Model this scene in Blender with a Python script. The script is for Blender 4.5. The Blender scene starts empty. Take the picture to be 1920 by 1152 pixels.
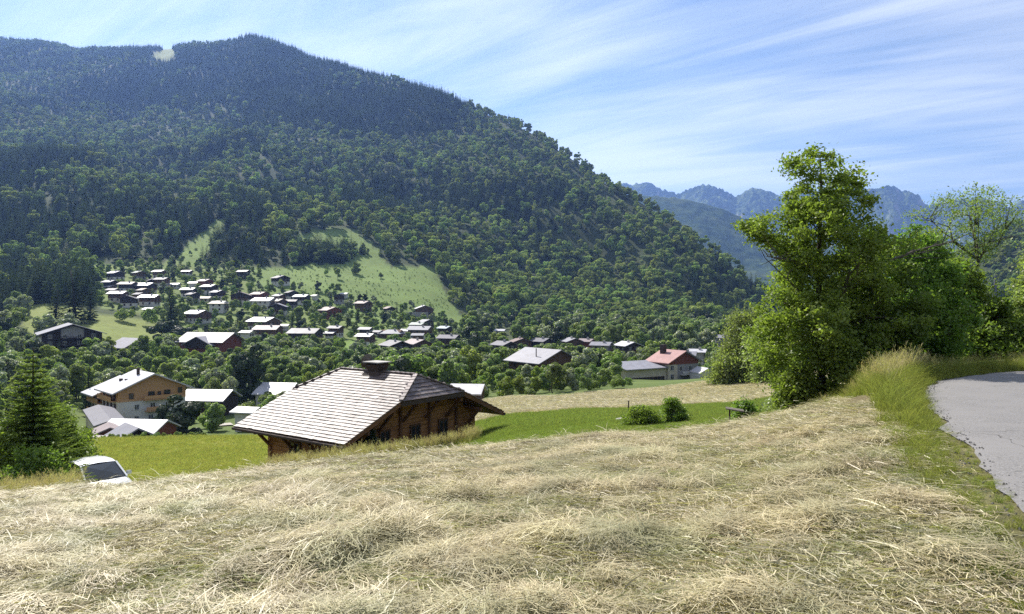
import bpy, math, random
import numpy as np
from math import radians, sin, cos, pi

# ------------------------------------------------------------------ scene, camera, sky, sun
S = bpy.context.scene
COL = S.collection
F, CX, HY, EYE = 1400.0, 960.0, 560.0, 1.6           # lens measured in photo pixels (1920 wide)
cam = bpy.data.cameras.new('camera'); camo = bpy.data.objects.new('camera', cam); COL.objects.link(camo)
cam.sensor_width = 36; cam.lens = 36 * F / 1920; cam.shift_y = -16 / 1920
cam.clip_start = 0.1; cam.clip_end = 40000
camo.location = (0, 0, EYE); camo.rotation_euler = (pi / 2, 0, 0)
S.camera = camo
SUN_AZ, SUN_EL = radians(-32), radians(44)            # azimuth from +Y towards +X
W = bpy.data.worlds.new('World'); S.world = W; W.use_nodes = True
wn, wl = W.node_tree.nodes, W.node_tree.links
bg = wn['Background']
sky = wn.new('ShaderNodeTexSky'); sky.sky_type = 'NISHITA'; sky.sun_disc = False
sky.sun_elevation = SUN_EL; sky.sun_rotation = SUN_AZ
sky.altitude = 900; sky.air_density = 1.0; sky.dust_density = 0.2; sky.ozone_density = 1.1
SKY_STRENGTH = 0.066
bg.inputs['Strength'].default_value = SKY_STRENGTH
# thin cirrus: streaks on a flat layer high above, seen in every direction
tc = wn.new('ShaderNodeTexCoord'); sep = wn.new('ShaderNodeSeparateXYZ'); wl.new(tc.outputs['Generated'], sep.inputs[0])
def wmath(op, a, b=None, clamp=False):
    n = wn.new('ShaderNodeMath'); n.operation = op; n.use_clamp = clamp
    for i, v in enumerate((a, b)):
        if v is None: continue
        if isinstance(v, (int, float)): n.inputs[i].default_value = v
        else: wl.new(v, n.inputs[i])
    return n.outputs[0]
zc = wmath('ADD', wmath('MAXIMUM', sep.outputs['Z'], 0.0), 0.10)
comb = wn.new('ShaderNodeCombineXYZ')
wl.new(wmath('DIVIDE', sep.outputs['X'], zc), comb.inputs[0]); wl.new(wmath('DIVIDE', sep.outputs['Y'], zc), comb.inputs[1])
def wnoise(rot, scale, loc, detail, rough, dist):
    m = wn.new('ShaderNodeMapping'); m.vector_type = 'TEXTURE'; m.inputs['Rotation'].default_value = (0, 0, rot); m.inputs['Scale'].default_value = scale; m.inputs['Location'].default_value = loc
    wl.new(comb.outputs[0], m.inputs[0])
    t = wn.new('ShaderNodeTexNoise'); t.inputs['Scale'].default_value = 1.0; t.inputs['Detail'].default_value = detail
    t.inputs['Roughness'].default_value = rough; t.inputs['Distortion'].default_value = dist
    wl.new(m.outputs[0], t.inputs['Vector']); return t.outputs['Fac']
streak = wnoise(radians(140), (2.6, 0.42, 1), (3.1, 1.7, 0), 10, 0.62, 0.9)
fan = wnoise(radians(162), (3.6, 0.7, 1), (1.3, 5.2, 0), 8, 0.60, 0.8)
patch = wnoise(radians(150), (2.6, 1.5, 1), (0.6, 2.6, 0), 3, 0.5, 0.5)
cl = wmath('ADD', wmath('ADD', wmath('MULTIPLY', streak, 0.45), wmath('MULTIPLY', fan, 0.40)), wmath('MULTIPLY', patch, 0.75))
ramp = wn.new('ShaderNodeMapRange'); ramp.interpolation_type = 'SMOOTHSTEP'
ramp.inputs['From Min'].default_value = 0.64; ramp.inputs['From Max'].default_value = 0.96
ramp.inputs['To Min'].default_value = 0.0; ramp.inputs['To Max'].default_value = 0.92
wl.new(cl, ramp.inputs['Value'])
cmix = wn.new('ShaderNodeMix'); cmix.data_type = 'RGBA'
wl.new(ramp.outputs[0], cmix.inputs['Factor']); wl.new(sky.outputs[0], cmix.inputs['A'])
lift = wn.new('ShaderNodeMix'); lift.data_type = 'RGBA'; lift.inputs['Factor'].default_value = 0.6   # thin ice cloud: whiter and brighter than the blue behind it
wl.new(sky.outputs[0], lift.inputs['A']); lift.inputs['B'].default_value = (11.0, 11.1, 11.2, 1)
wl.new(lift.outputs['Result'], cmix.inputs['B']); wl.new(cmix.outputs['Result'], bg.inputs['Color'])
sun = bpy.data.lights.new('sun', 'SUN'); sun.energy = 4.8; sun.angle = radians(0.53); sun.color = (1.0, 0.95, 0.86)
suno = bpy.data.objects.new('sun', sun); COL.objects.link(suno)
SUNV = np.array([sin(SUN_AZ) * cos(SUN_EL), cos(SUN_AZ) * cos(SUN_EL), sin(SUN_EL)])
from mathutils import Vector, Matrix
suno.rotation_euler = Vector(SUNV).to_track_quat('Z', 'Y').to_euler(); suno.location = (0, 0, 50)
S.view_settings.view_transform = 'Standard'; S.view_settings.look = 'None'
S.view_settings.exposure = 1.0; S.view_settings.gamma = 1.0; S.view_settings.use_curve_mapping = False
S.render.engine = 'CYCLES'
S.cycles.use_denoising = False; S.cycles.denoiser = 'OPENIMAGEDENOISE'; S.cycles.denoising_input_passes = 'RGB_ALBEDO_NORMAL'; S.cycles.denoising_prefilter = 'ACCURATE'
S.cycles.max_bounces = 4; S.cycles.diffuse_bounces = 2; S.cycles.transmission_bounces = 3; S.cycles.volume_bounces = 0
S.cycles.sample_clamp_indirect = 4.0

# ------------------------------------------------------------------ helpers
def pxof(x, y): return CX + F * x / y
def pyof(y, z): return HY + F * (EYE - z) / y
def mesh_np(name, verts, faces, mat=None, smooth=False, mats=None, fmat=None, colors=None):
    """verts (N,3); faces (M,k) array or list of arrays -> mesh"""
    me = bpy.data.meshes.new(name)
    verts = np.asarray(verts, np.float32)
    if isinstance(faces, np.ndarray): faces = [faces]
    faces = [np.asarray(f, np.int32) for f in faces if len(f)]
    tot = np.concatenate([np.full(len(f), f.shape[1], np.int32) for f in faces])
    idx = np.concatenate([f.ravel() for f in faces])
    me.vertices.add(len(verts)); me.vertices.foreach_set('co', verts.ravel())
    me.loops.add(len(idx)); me.loops.foreach_set('vertex_index', idx)
    me.polygons.add(len(tot)); me.polygons.foreach_set('loop_start', np.concatenate([[0], np.cumsum(tot)[:-1]]).astype(np.int32))
    me.polygons.foreach_set('loop_total', tot)
    me.polygons.foreach_set('use_smooth', np.full(len(tot), bool(smooth)))
    for m in (mats or ([mat] if mat else [])): me.materials.append(m)
    if fmat is not None: me.polygons.foreach_set('material_index', np.asarray(fmat, np.int32))
    me.update(calc_edges=True)
    if colors is not None:
        a = me.color_attributes.new('tint', 'FLOAT_COLOR', 'POINT')
        c = np.ones((len(verts), 4), np.float32); c[:, :colors.shape[1]] = colors
        a.data.foreach_set('color', c.ravel())
    return me
def link(name, data, parent=None, loc=None, rz=None, **props):
    o = bpy.data.objects.new(name, data); COL.objects.link(o)
    if parent is not None: o.parent = parent
    if loc is not None: o.location = loc
    if rz is not None: o.rotation_euler = (0, 0, rz)
    for k, v in props.items():
        if v is not None: o[k] = v
    return o
class MB:
    """collects boxes, prisms and tubes into one mesh"""
    def __init__(s): s.v = []; s.f = {}; s.n = 0
    def add(s, verts, faces):
        verts = np.asarray(verts, float).reshape(-1, 3); s.v.append(verts)
        for f in faces: s.f.setdefault(len(f), []).append([i + s.n for i in f])
        s.n += len(verts); return s
    def hexa(s, p):   # 8 corners: bottom 4 ccw, top 4 ccw
        return s.add(p, [(3, 2, 1, 0), (4, 5, 6, 7), (0, 1, 5, 4), (1, 2, 6, 5), (2, 3, 7, 6), (3, 0, 4, 7)])
    def box(s, x0, x1, y0, y1, z0, z1):
        return s.hexa([(x0, y0, z0), (x1, y0, z0), (x1, y1, z0), (x0, y1, z0), (x0, y0, z1), (x1, y0, z1), (x1, y1, z1), (x0, y1, z1)])
    def bar(s, a, b, w, h=None, up=(0, 0, 1)):
        a, b = np.array(a, float), np.array(b, float); h = h or w
        d = b - a; d /= np.linalg.norm(d); r = np.cross(d, np.array(up, float))
        if np.linalg.norm(r) < 1e-5: r = np.cross(d, (1, 0, 0))
        r /= np.linalg.norm(r); u = np.cross(r, d); r *= w / 2; u *= h / 2
        return s.hexa([a - r - u, b - r - u, b + r - u, a + r - u, a - r + u, b - r + u, b + r + u, a + r + u])
    def prism(s, poly, d):   # planar polygon extruded by vector d
        n = len(poly); p = np.array(poly, float); q = p + np.array(d, float)
        return s.add(np.vstack([p, q]), [tuple(range(n))[::-1], tuple(range(n, 2 * n))] + [(i, (i + 1) % n, n + (i + 1) % n, n + i) for i in range(n)])
    def tube(s, pts, rad, seg=6, cap=True):
        pts = np.array(pts, float); rings = []
        rad = np.broadcast_to(np.array(rad, float), (len(pts),))
        for i, p in enumerate(pts):
            d = pts[min(i + 1, len(pts) - 1)] - pts[max(i - 1, 0)]; d /= np.linalg.norm(d) + 1e-9
            r = np.cross(d, (0.13, 0.97, 0.2)); r /= np.linalg.norm(r) + 1e-9; u = np.cross(d, r)
            a = np.arange(seg) * 2 * pi / seg
            rings.append(p + rad[i] * (np.cos(a)[:, None] * r + np.sin(a)[:, None] * u))
        fs = [(k * seg + j, k * seg + (j + 1) % seg, (k + 1) * seg + (j + 1) % seg, (k + 1) * seg + j) for k in range(len(pts) - 1) for j in range(seg)]
        if cap: fs += [tuple(range(seg))[::-1], tuple(range((len(pts) - 1) * seg, len(pts) * seg))]
        return s.add(np.vstack(rings), fs)
    def mesh(s, name, mat, smooth=False):
        return mesh_np(name, np.vstack(s.v), [np.array(f) for f in s.f.values()], mat, smooth)
    def build(s, name, mat, parent=None, smooth=False, **props):
        return link(name, s.mesh(name, mat, smooth), parent, **props)
def copy_tree(o, parent=None, keep=True):
    c = o.copy(); COL.objects.link(c); c.parent = parent
    for ch in [x for x in bpy.data.objects if x.parent is o]: copy_tree(ch, c)
    return c

# value noise (numpy) for terrain and scattering
_rng = np.random.default_rng(11); _lat = _rng.random((256, 256))
def vnoise(x, y):
    x = np.asarray(x, float); y = np.asarray(y, float)
    xi = np.floor(x).astype(int); yi = np.floor(y).astype(int); fx = x - xi; fy = y - yi
    fx = fx * fx * (3 - 2 * fx); fy = fy * fy * (3 - 2 * fy)
    a = _lat[xi % 256, yi % 256]; b = _lat[(xi + 1) % 256, yi % 256]; c = _lat[xi % 256, (yi + 1) % 256]; d = _lat[(xi + 1) % 256, (yi + 1) % 256]
    return (a * (1 - fx) + b * fx) * (1 - fy) + (c * (1 - fx) + d * fx) * fy
def fbm(x, y, o=4, lac=2.03, g=0.5):
    r = 0; a = 1; t = 0
    for i in range(o):
        r = r + a * vnoise(x + 17.3 * i, y + 9.1 * i); t += a; a *= g; x = x * lac; y = y * lac
    return r / t
def sstep(a, b, x):
    t = np.clip((x - a) / (b - a), 0, 1); return t * t * (3 - 2 * t)
def in_poly(px, py, poly):
    px = np.asarray(px, float); py = np.asarray(py, float); r = np.zeros(px.shape, bool); n = len(poly)
    for i in range(n):
        x0, y0 = poly[i]; x1, y1 = poly[(i + 1) % n]
        if y0 == y1: continue
        c = ((y0 > py) != (y1 > py)) & (px < (x1 - x0) * (py - y0) / (y1 - y0) + x0); r ^= c
    return r

# ------------------------------------------------------------------ materials
def nodes_of(m):
    m.use_nodes = True; return m.node_tree.nodes, m.node_tree.links
def noise_node(n, l, scale, detail=4, rough=0.55, vec=None, mapping=None, coord='Object'):
    t = n.new('ShaderNodeTexNoise'); t.inputs['Scale'].default_value = scale; t.inputs['Detail'].default_value = detail; t.inputs['Roughness'].default_value = rough
    if vec is None:
        if coord == 'Position': g = n.new('ShaderNodeNewGeometry'); vec = g.outputs['Position']
        else: c = n.new('ShaderNodeTexCoord'); vec = c.outputs[coord]
    if mapping:
        mp = n.new('ShaderNodeMapping'); mp.inputs['Scale'].default_value = mapping[0]
        if len(mapping) > 1: mp.inputs['Rotation'].default_value = mapping[1]
        l.new(vec, mp.inputs[0]); vec = mp.outputs[0]
    l.new(vec, t.inputs['Vector']); return t.outputs['Fac']
def mixc(n, l, fac, a, b, blend='MIX'):
    x = n.new('ShaderNodeMix'); x.data_type = 'RGBA'; x.blend_type = blend
    for k, v in (('Factor', fac), ('A', a), ('B', b)):
        if isinstance(v, (int, float)): x.inputs[k].default_value = v
        elif isinstance(v, tuple): x.inputs[k].default_value = v if len(v) == 4 else v + (1,)
        else: l.new(v, x.inputs[k])
    return x.outputs['Result']
def ramp2(n, l, v, a, b):
    r = n.new('ShaderNodeMapRange'); r.interpolation_type = 'SMOOTHSTEP'; r.inputs['From Min'].default_value = a; r.inputs['From Max'].default_value = b
    l.new(v, r.inputs['Value']); return r.outputs[0]
def surf(name, c1, c2=None, scale=3.0, rough=0.8, spec=0.3, bump=0.0, bscale=None, mapping=None, metallic=0.0, c3=None, rnd=0.0, detail=5, coord='Object', rvar=0.0):
    m = bpy.data.materials.new(name); n, l = nodes_of(m); b = n['Principled BSDF']
    b.inputs['Roughness'].default_value = rough; b.inputs['Specular IOR Level'].default_value = spec; b.inputs['Metallic'].default_value = metallic
    c2 = c2 or tuple(x * 0.7 for x in c1)
    f = noise_node(n, l, scale, detail, mapping=mapping, coord=coord)
    col = mixc(n, l, ramp2(n, l, f, 0.32, 0.68), c1, c2)
    if c3: col = mixc(n, l, ramp2(n, l, noise_node(n, l, scale * 0.23, 4, coord=coord), 0.45, 0.7), col, c3)
    if rnd:
        oi = n.new('ShaderNodeObjectInfo'); mr = n.new('ShaderNodeMapRange'); mr.inputs['To Min'].default_value = 1 - rnd; mr.inputs['To Max'].default_value = 1 + rnd
        l.new(oi.outputs['Random'], mr.inputs['Value'])
        hs = n.new('ShaderNodeHueSaturation'); l.new(mr.outputs[0], hs.inputs['Value']); l.new(col, hs.inputs['Color']); col = hs.outputs[0]
    l.new(col, b.inputs['Base Color'])
    if rvar:
        mr = n.new('ShaderNodeMapRange'); mr.inputs['To Min'].default_value = rough - rvar; mr.inputs['To Max'].default_value = rough + rvar
        l.new(noise_node(n, l, scale * 0.7, 4, coord=coord), mr.inputs['Value']); l.new(mr.outputs[0], b.inputs['Roughness'])
    if bump:
        bn = n.new('ShaderNodeBump'); bn.inputs['Strength'].default_value = bump; bn.inputs['Distance'].default_value = 0.02
        l.new(noise_node(n, l, bscale or scale * 3, 4, mapping=mapping, coord=coord), bn.inputs['Height']); l.new(bn.outputs[0], b.inputs['Normal'])
    return m
def leafmat(name, c1, c2, transl=0.42, rnd=0.22, gloss=0.0, hue=0.02, posn=None):
    """leaf: diffuse + light through the leaf, per-leaf tint from the mesh, per-tree variation"""
    m = bpy.data.materials.new(name); n, l = nodes_of(m); n.remove(n['Principled BSDF']); out = n['Material Output']
    at = n.new('ShaderNodeAttribute'); at.attribute_name = 'tint'; sp = n.new('ShaderNodeSeparateColor'); l.new(at.outputs['Color'], sp.inputs[0])
    col = mixc(n, l, sp.outputs[0], c1, c2)
    if posn:   # (scale, colour): patches across the ground
        col = mixc(n, l, ramp2(n, l, noise_node(n, l, posn[0], 4, coord='Position'), posn[2], posn[3]), col, posn[1])
    oi = n.new('ShaderNodeObjectInfo')
    def mr(lo, hi, src):
        r = n.new('ShaderNodeMapRange'); r.inputs['To Min'].default_value = lo; r.inputs['To Max'].default_value = hi; l.new(src, r.inputs['Value']); return r.outputs[0]
    wn_ = n.new('ShaderNodeTexWhiteNoise'); wn_.noise_dimensions = '1D'; l.new(oi.outputs['Random'], wn_.inputs['W'])
    hs = n.new('ShaderNodeHueSaturation'); l.new(mr(1 - rnd, 1 + rnd, oi.outputs['Random']), hs.inputs['Value'])
    l.new(mr(0.5 - hue, 0.5 + hue, wn_.outputs['Value']), hs.inputs['Hue']); l.new(col, hs.inputs['Color'])
    d = n.new('ShaderNodeBsdfDiffuse'); t = n.new('ShaderNodeBsdfTranslucent'); mx = n.new('ShaderNodeMixShader'); mx.inputs[0].default_value = transl
    l.new(hs.outputs[0], d.inputs[0])
    tcol = mixc(n, l, 1.0, hs.outputs[0], (1.35, 1.5, 0.75, 1), 'MULTIPLY'); l.new(tcol, t.inputs[0])
    l.new(d.outputs[0], mx.inputs[1]); l.new(t.outputs[0], mx.inputs[2]); o = mx.outputs[0]
    if gloss:
        g = n.new('ShaderNodeBsdfGlossy'); g.inputs['Roughness'].default_value = 0.45; m2 = n.new('ShaderNodeMixShader'); m2.inputs[0].default_value = gloss
        l.new(o, m2.inputs[1]); l.new(g.outputs[0], m2.inputs[2]); o = m2.outputs[0]
    l.new(o, out.inputs['Surface']); return m
M = {}
M['leaf'] = leafmat('leaf_green', (0.130, 0.185, 0.058), (0.240, 0.300, 0.100), 0.52, gloss=0.03)
M['leaf_wood'] = leafmat('leaf_wood_green', (0.185, 0.240, 0.085), (0.320, 0.375, 0.140), 0.42, 0.38, 0.0, 0.025)
M['leaf_wood_pale'] = leafmat('leaf_wood_pale', (0.21, 0.25, 0.14), (0.29, 0.32, 0.18), 0.28, 0.2)
M['leaf_near'] = leafmat('leaf_bright_green', (0.090, 0.150, 0.026), (0.190, 0.255, 0.052), 0.48, 0.15, 0.025)
M['leaf_silver'] = leafmat('leaf_silver_green', (0.200, 0.240, 0.140), (0.320, 0.350, 0.220), 0.46, 0.15, 0.06)
M['leaf_lime'] = leafmat('leaf_lime_green', (0.150, 0.210, 0.030), (0.240, 0.300, 0.055), 0.45, 0.12, 0.04)
M['leaf_dark'] = leafmat('leaf_dark_green', (0.022, 0.040, 0.018), (0.042, 0.062, 0.026), 0.25, 0.15, 0.03)
M['leaf_red'] = leafmat('leaf_copper', (0.13, 0.05, 0.03), (0.20, 0.10, 0.05), 0.35, 0.15)
M['needle'] = leafmat('needle_dark', (0.030, 0.048, 0.026), (0.072, 0.098, 0.048), 0.18, 0.25)
M['needle_near'] = leafmat('needle_green', (0.085, 0.135, 0.036), (0.230, 0.290, 0.075), 0.42, 0.1)
M['bark'] = surf('bark', (0.09, 0.075, 0.06), (0.05, 0.04, 0.033), 9, 0.9, 0.2, 0.5, 20, mapping=((1, 1, 0.25),))
M['bark_dead'] = surf('bark_grey', (0.16, 0.14, 0.12), (0.09, 0.08, 0.07), 9, 0.9, 0.2)
M['asphalt'] = surf('asphalt', (0.225, 0.210, 0.215), (0.165, 0.155, 0.160), 55, 0.85, 0.25, 0.5, 160, c3=(0.19, 0.175, 0.175), coord='Position')
M['hay'] = leafmat('dry_hay', (0.215, 0.170, 0.090), (0.63, 0.555, 0.365), 0.20, 0.25, 0.04, 0.010, posn=(0.9, (0.33, 0.315, 0.185), 0.44, 0.70))
M['hay_green'] = leafmat('wilted_grass', (0.22, 0.22, 0.105), (0.38, 0.37, 0.20), 0.35, 0.2, 0.03)
M['grass'] = leafmat('grass_blades', (0.150, 0.170, 0.046), (0.250, 0.260, 0.085), 0.5, 0.15)
M['grass_dry'] = leafmat('seeding_grass', (0.34, 0.29, 0.14), (0.46, 0.40, 0.24), 0.35, 0.12)
M['meadow_blade'] = leafmat('meadow_blades', (0.125, 0.170, 0.042), (0.205, 0.240, 0.075), 0.5, 0.15)
M['meadow_yellow'] = leafmat('meadow_blades_yellow', (0.215, 0.222, 0.062), (0.320, 0.312, 0.105), 0.5, 0.12)
# ------------------------------------------------------------------ terrain: one sheet, described as valley profiles fanning out from the viewpoint
Z = lambda z: ('z', z)
PROFILE = {   # column -> (distance, photo row or height) knots: crest, bank, meadows, valley, village, slope, skyline
 -600: [(15, 933), (26, 950), (45, 900), (80, 840), (110, 815), (160, 770), (230, 705), (300, 655), (400, 590), (600, 515), (1200, 360), (1900, 190), (2600, 70)],
 0:    [(15, 926), (26, 950), (45, 895), (80, 835), (110, 836), (160, 783), (230, 715), (300, 672), (400, 600), (600, 520), (1200, 370), (1900, 190), (2600, 64)],
 130:  [(15, 918), (26, 945), (45, 882), (80, 831), (110, 839), (160, 790), (240, 715), (300, 665), (420, 575), (600, 505), (1200, 360), (1900, 190), (2550, 82)],
 350:  [(15.5, 900), (26, 918), (42, 878), (80, 826), (110, 838), (160, 794), (250, 715), (390, 630), (480, 572), (640, 500), (1000, 390), (1600, 220), (2350, 79)],
 500:  [(16, 876), (26, 895), (42, 876), (80, 824), (120, 824), (180, 768), (280, 700), (390, 640), (500, 575), (640, 500), (1000, 385), (1500, 240), (2200, 73)],
 650:  [(16.5, 861), (28, 872), (42, 862), (70, 825), (120, 790), (180, 755), (280, 700), (400, 640), (520, 580), (700, 490), (1000, 390), (1450, 250), (1950, 117)],
 800:  [(17, 845), (28, 852), (42, 846), (65, 806), (110, 775), (170, 745), (280, 695), (420, 640), (540, 600), (760, 490), (1050, 385), (1400, 260), (1700, 155)],
 950:  [(17, 835), (28, 834), (42, 803), (60, 773), (100, 740), (150, 735), (260, 700), (450, 640), (620, 605), (780, 550), (1000, 430), (1300, 300), (1550, 217)],
 1100: [(17, 817), (27, 812), (42, 785), (60, 766), (110, 730), (150, 728), (240, 705), (450, 640), (650, 606), (800, 560), (950, 490), (1150, 390), (1330, 308)],
 1250: [(17, 814), (27, 805), (42, 780), (60, 766), (110, 722), (150, 724), (240, 712), (450, 645), (680, 607), (820, 570), (930, 510), (1040, 450), (1130, 407)],
 1400: [(16.5, 798), (24, 786), (42, 768), (60, 756), (110, 716), (150, 716), (240, 700), (450, 648), (700, 610), (830, 600), (900, 570), (950, 540), (1000, 508)],
 1460: [(16, 776), (23, 772), (42, 757), (60, 742), (110, 706), (150, 702), (240, 688), (450, 645), (700, 611), (830, 602), (900, 592), (950, 575), (1000, 556)],
 1560: [(16, 757), (22, 762), (42, 742), (60, 727), (110, 697), (150, 688), (240, 672), (450, 640), (700, 612), (830, 604), (950, 598), (1100, 592), (1300, 585)],
 1700: [(16, Z(-.30)), (22, Z(-.6)), (42, Z(-2)), (60, Z(-4)), (110, Z(-8)), (150, Z(-10)), (240, Z(-15)), (450, Z(-21)), (650, Z(-20)), (800, Z(-20)), (950, Z(-16)), (1200, Z(-6)), (1600, 552)],
 1800: [(16, Z(-.24)), (22, Z(-.4)), (42, Z(-1.4)), (60, Z(-3)), (110, Z(-7)), (150, Z(-9)), (240, Z(-14)), (450, Z(-18)), (650, Z(-18)), (800, Z(-12)), (950, Z(2)), (1200, Z(35)), (1600, 495)],
 1920: [(16, Z(-.24)), (22, Z(-.33)), (42, Z(-.8)), (60, Z(-2)), (110, Z(-5)), (150, Z(-7)), (240, Z(-12)), (450, Z(-16)), (650, Z(-12)), (800, Z(0)), (950, Z(22)), (1200, Z(70)), (1600, 434)],
 2500: [(16, Z(.1)), (22, Z(.3)), (42, Z(1)), (60, Z(1)), (110, Z(2)), (150, Z(4)), (240, Z(4)), (450, Z(6)), (650, Z(20)), (800, Z(60)), (950, Z(100)), (1200, Z(200)), (1600, 250)],
}
_pc = np.array(sorted(PROFILE)); NK = 13
KY = np.array([[k[0] for k in PROFILE[p]] for p in _pc], float)
KZ = np.array([[(k[1][1] if isinstance(k[1], tuple) else EYE + (HY - k[1]) / F * k[0]) for k in PROFILE[p]] for p in _pc])
GP = np.linspace(-600, 2500, 311); GL = np.linspace(np.log(1.0), np.log(9000), 700)
def _blur(a, s, ax):
    k = np.exp(-0.5 * (np.arange(-int(3 * s), int(3 * s) + 1) / s) ** 2); k /= k.sum()
    r = len(k) // 2; p = np.pad(a, [(r, r) if i == ax else (0, 0) for i in range(a.ndim)], mode='edge')
    return np.apply_along_axis(lambda v: np.convolve(v, k, 'valid'), ax, p)
_KY = _blur(np.stack([np.interp(GP, _pc, KY[:, k]) for k in range(NK)], 1), 2.5, 0)
_KZ = _blur(np.stack([np.interp(GP, _pc, KZ[:, k]) for k in range(NK)], 1), 2.5, 0)
# true skyline of the wooded mountain
SKY_PTS = [(-600, 70), (0, 64), (60, 70), (130, 82), (200, 88), (260, 86), (300, 84), (350, 78), (430, 68), (470, 61), (520, 76), (600, 101), (700, 127), (750, 139), (830, 158), (900, 190), (960, 216), (1020, 251), (1080, 291), (1130, 326), (1180, 356), (1250, 403), (1300, 441), (1350, 471), (1400, 508), (1425, 528), (1460, 556)]
_sp = np.interp(GP, [p[0] for p in SKY_PTS], [p[1] for p in SKY_PTS])
_m = GP <= 1460; _KZ[_m, 12] = EYE + (HY - _sp[_m]) / F * _KY[_m, 12]
SKYLINE_Y = _KY[:, 12].copy()
GRID = np.zeros((len(GP), len(GL)))
for i in range(len(GP)):
    ys = np.concatenate([[0.5, 4.0], _KY[i], [_KY[i, -1] * 1.12, _KY[i, -1] * 1.45, 9500]])
    zt = _KZ[i, -1]; z1 = _KZ[i, 0]; y1 = _KY[i, 0]
    zs = np.concatenate([[0.0, z1 * (4 / y1) ** 1.3], _KZ[i], [zt * 0.93 - 8, zt * 0.6 - 20, -30]])
    # extra near samples so the hay field rolls over smoothly
    yn = np.array([6, 8, 10, 12]); zn = z1 * (yn / y1) ** 1.3
    ys = np.concatenate([ys[:2], yn, ys[2:]]); zs = np.concatenate([zs[:2], zn, zs[2:]])
    GRID[i] = np.interp(GL, np.log(ys), zs)
GRID = np.where((GL > np.log(20))[None], _blur(GRID, 3.0, 1), _blur(GRID, 1.6, 1))
_keep = GRID.copy()
# road: left edge in plan, gently downhill, curving right behind the verge
REDGE = np.array([(-6.0, -18), (-3.45, -12), (-0.95, -6), (1.6, 0), (2.9, 3), (4.15, 6.06), (5.4, 9.0), (6.7, 12), (8.4, 15.4), (9.9, 17.3), (12.3, 19.2), (14.6, 20.3), (18, 21.4), (23, 22.3), (30, 23), (45, 24)])
RW = 4.8
def road_z(y): return -0.015 * np.asarray(y, float)
def edge_dist(x, y):
    """signed distance to the road's left edge, + on the road side"""
    x = np.asarray(x, float); y = np.asarray(y, float); best = np.full(x.shape, 1e9); sg = np.zeros(x.shape)
    for a, b in zip(REDGE[:-1], REDGE[1:]):
        d = b - a; t = np.clip(((x - a[0]) * d[0] + (y - a[1]) * d[1]) / (d @ d), 0, 1)
        qx = x - a[0] - t * d[0]; qy = y - a[1] - t * d[1]; ds = np.hypot(qx, qy)
        s = np.sign(d[1] * qx - d[0] * qy); u = ds < best; best = np.where(u, ds, best); sg = np.where(u, s, sg)
    return best * sg
def height(x, y, detail=True):
    x = np.asarray(x, float); y = np.asarray(y, float)
    a = np.arctan2(x, y); ac = np.clip(a, radians(-47), radians(47)); r = np.hypot(x, y)
    def look(ac, yy):
        p = np.clip(CX + F * np.tan(ac), -600, 2499); i = (p + 600) / 10.0; i0 = np.clip(i.astype(int), 0, len(GP) - 2); fi = i - i0
        j = np.clip((np.log(np.maximum(yy, 1.0)) - GL[0]) / (GL[1] - GL[0]), 0, len(GL) - 1.001); j0 = j.astype(int); fj = j - j0
        return (GRID[i0, j0] * (1 - fi) + GRID[i0 + 1, j0] * fi) * (1 - fj) + (GRID[i0, j0 + 1] * (1 - fi) + GRID[i0 + 1, j0 + 1] * fi) * fj
    z = look(ac, r * np.cos(ac))
    w = sstep(radians(100), radians(180), np.abs(a))         # behind the camera both sides meet
    z2 = look(-ac, r * np.cos(ac)); z = z * (1 - 0.5 * w) + 0.5 * w * z2
    if detail:
        k = sstep(650, 1100, y) * (1 - 0.75 * sstep(0.8, 1.0, y / np.interp(np.clip(CX + F * np.tan(ac), -600, 2500), GP, SKYLINE_Y)))
        z = z + k * (190 * (fbm(x / 300 + 3.3 + y / 900, y / 900 + 8.1, 4) - 0.5) + 40 * (fbm(x / 80, y / 130, 3) - 0.5))
        z = z + sstep(45, 120, y) * 3.0 * (fbm(x / 40, y / 40, 3) - 0.5)
        e = edge_dist(x, y); near = (r < 60)
        wr = sstep(-1.6, -0.15, e) * (1 - sstep(RW + 0.2, RW + 2.0, e)) * near
        h = 0.20 * (fbm(x * 0.8 + 5, y * 0.8, 3) - 0.5) + 0.20 * (fbm(x * 1.9 + y * 0.5, y * 2.6 + 4, 3) - 0.5)
        z = z + h * (1 - wr) * (1 - sstep(14, 30, r))
        z = z * (1 - wr) + (road_z(y) - 0.05) * wr
    return z
def hz(x, y): return float(height(np.array([x]), np.array([y]))[0])
def y_at(px, py, ymin=60.0, ymax=2500.0):
    """distance at which the ground is seen at this photo position"""
    ys = np.exp(np.linspace(np.log(ymin), np.log(ymax), 900)); zs = height((px - CX) / F * ys, ys); p = pyof(ys, zs)
    ok = np.where(p <= py)[0]
    return float(ys[ok[0]]) if len(ok) else float(ys[np.argmin(np.abs(p - py))])
# sheet: polar grid, fine in the view, coarse elsewhere
aa = np.concatenate([np.linspace(-180, -46, 50, endpoint=False), np.linspace(-46, 46, 470), np.linspace(46, 180, 51)[1:]]); aa = np.radians(aa)
rr = np.concatenate([[0.0], np.exp(np.linspace(np.log(0.8), np.log(24), 210, endpoint=False)), np.exp(np.linspace(np.log(24), np.log(5500), 250))])
A, R = np.meshgrid(aa, rr, indexing='ij'); GX, GY = np.sin(A) * R, np.cos(A) * R; GZ = height(GX, GY)
nA, nR = A.shape; idx = np.arange(nA * nR).reshape(nA, nR)
faces = np.stack([idx[:-1, :-1], idx[:-1, 1:], idx[1:, 1:], idx[1:, :-1]], -1).reshape(-1, 4)
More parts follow.
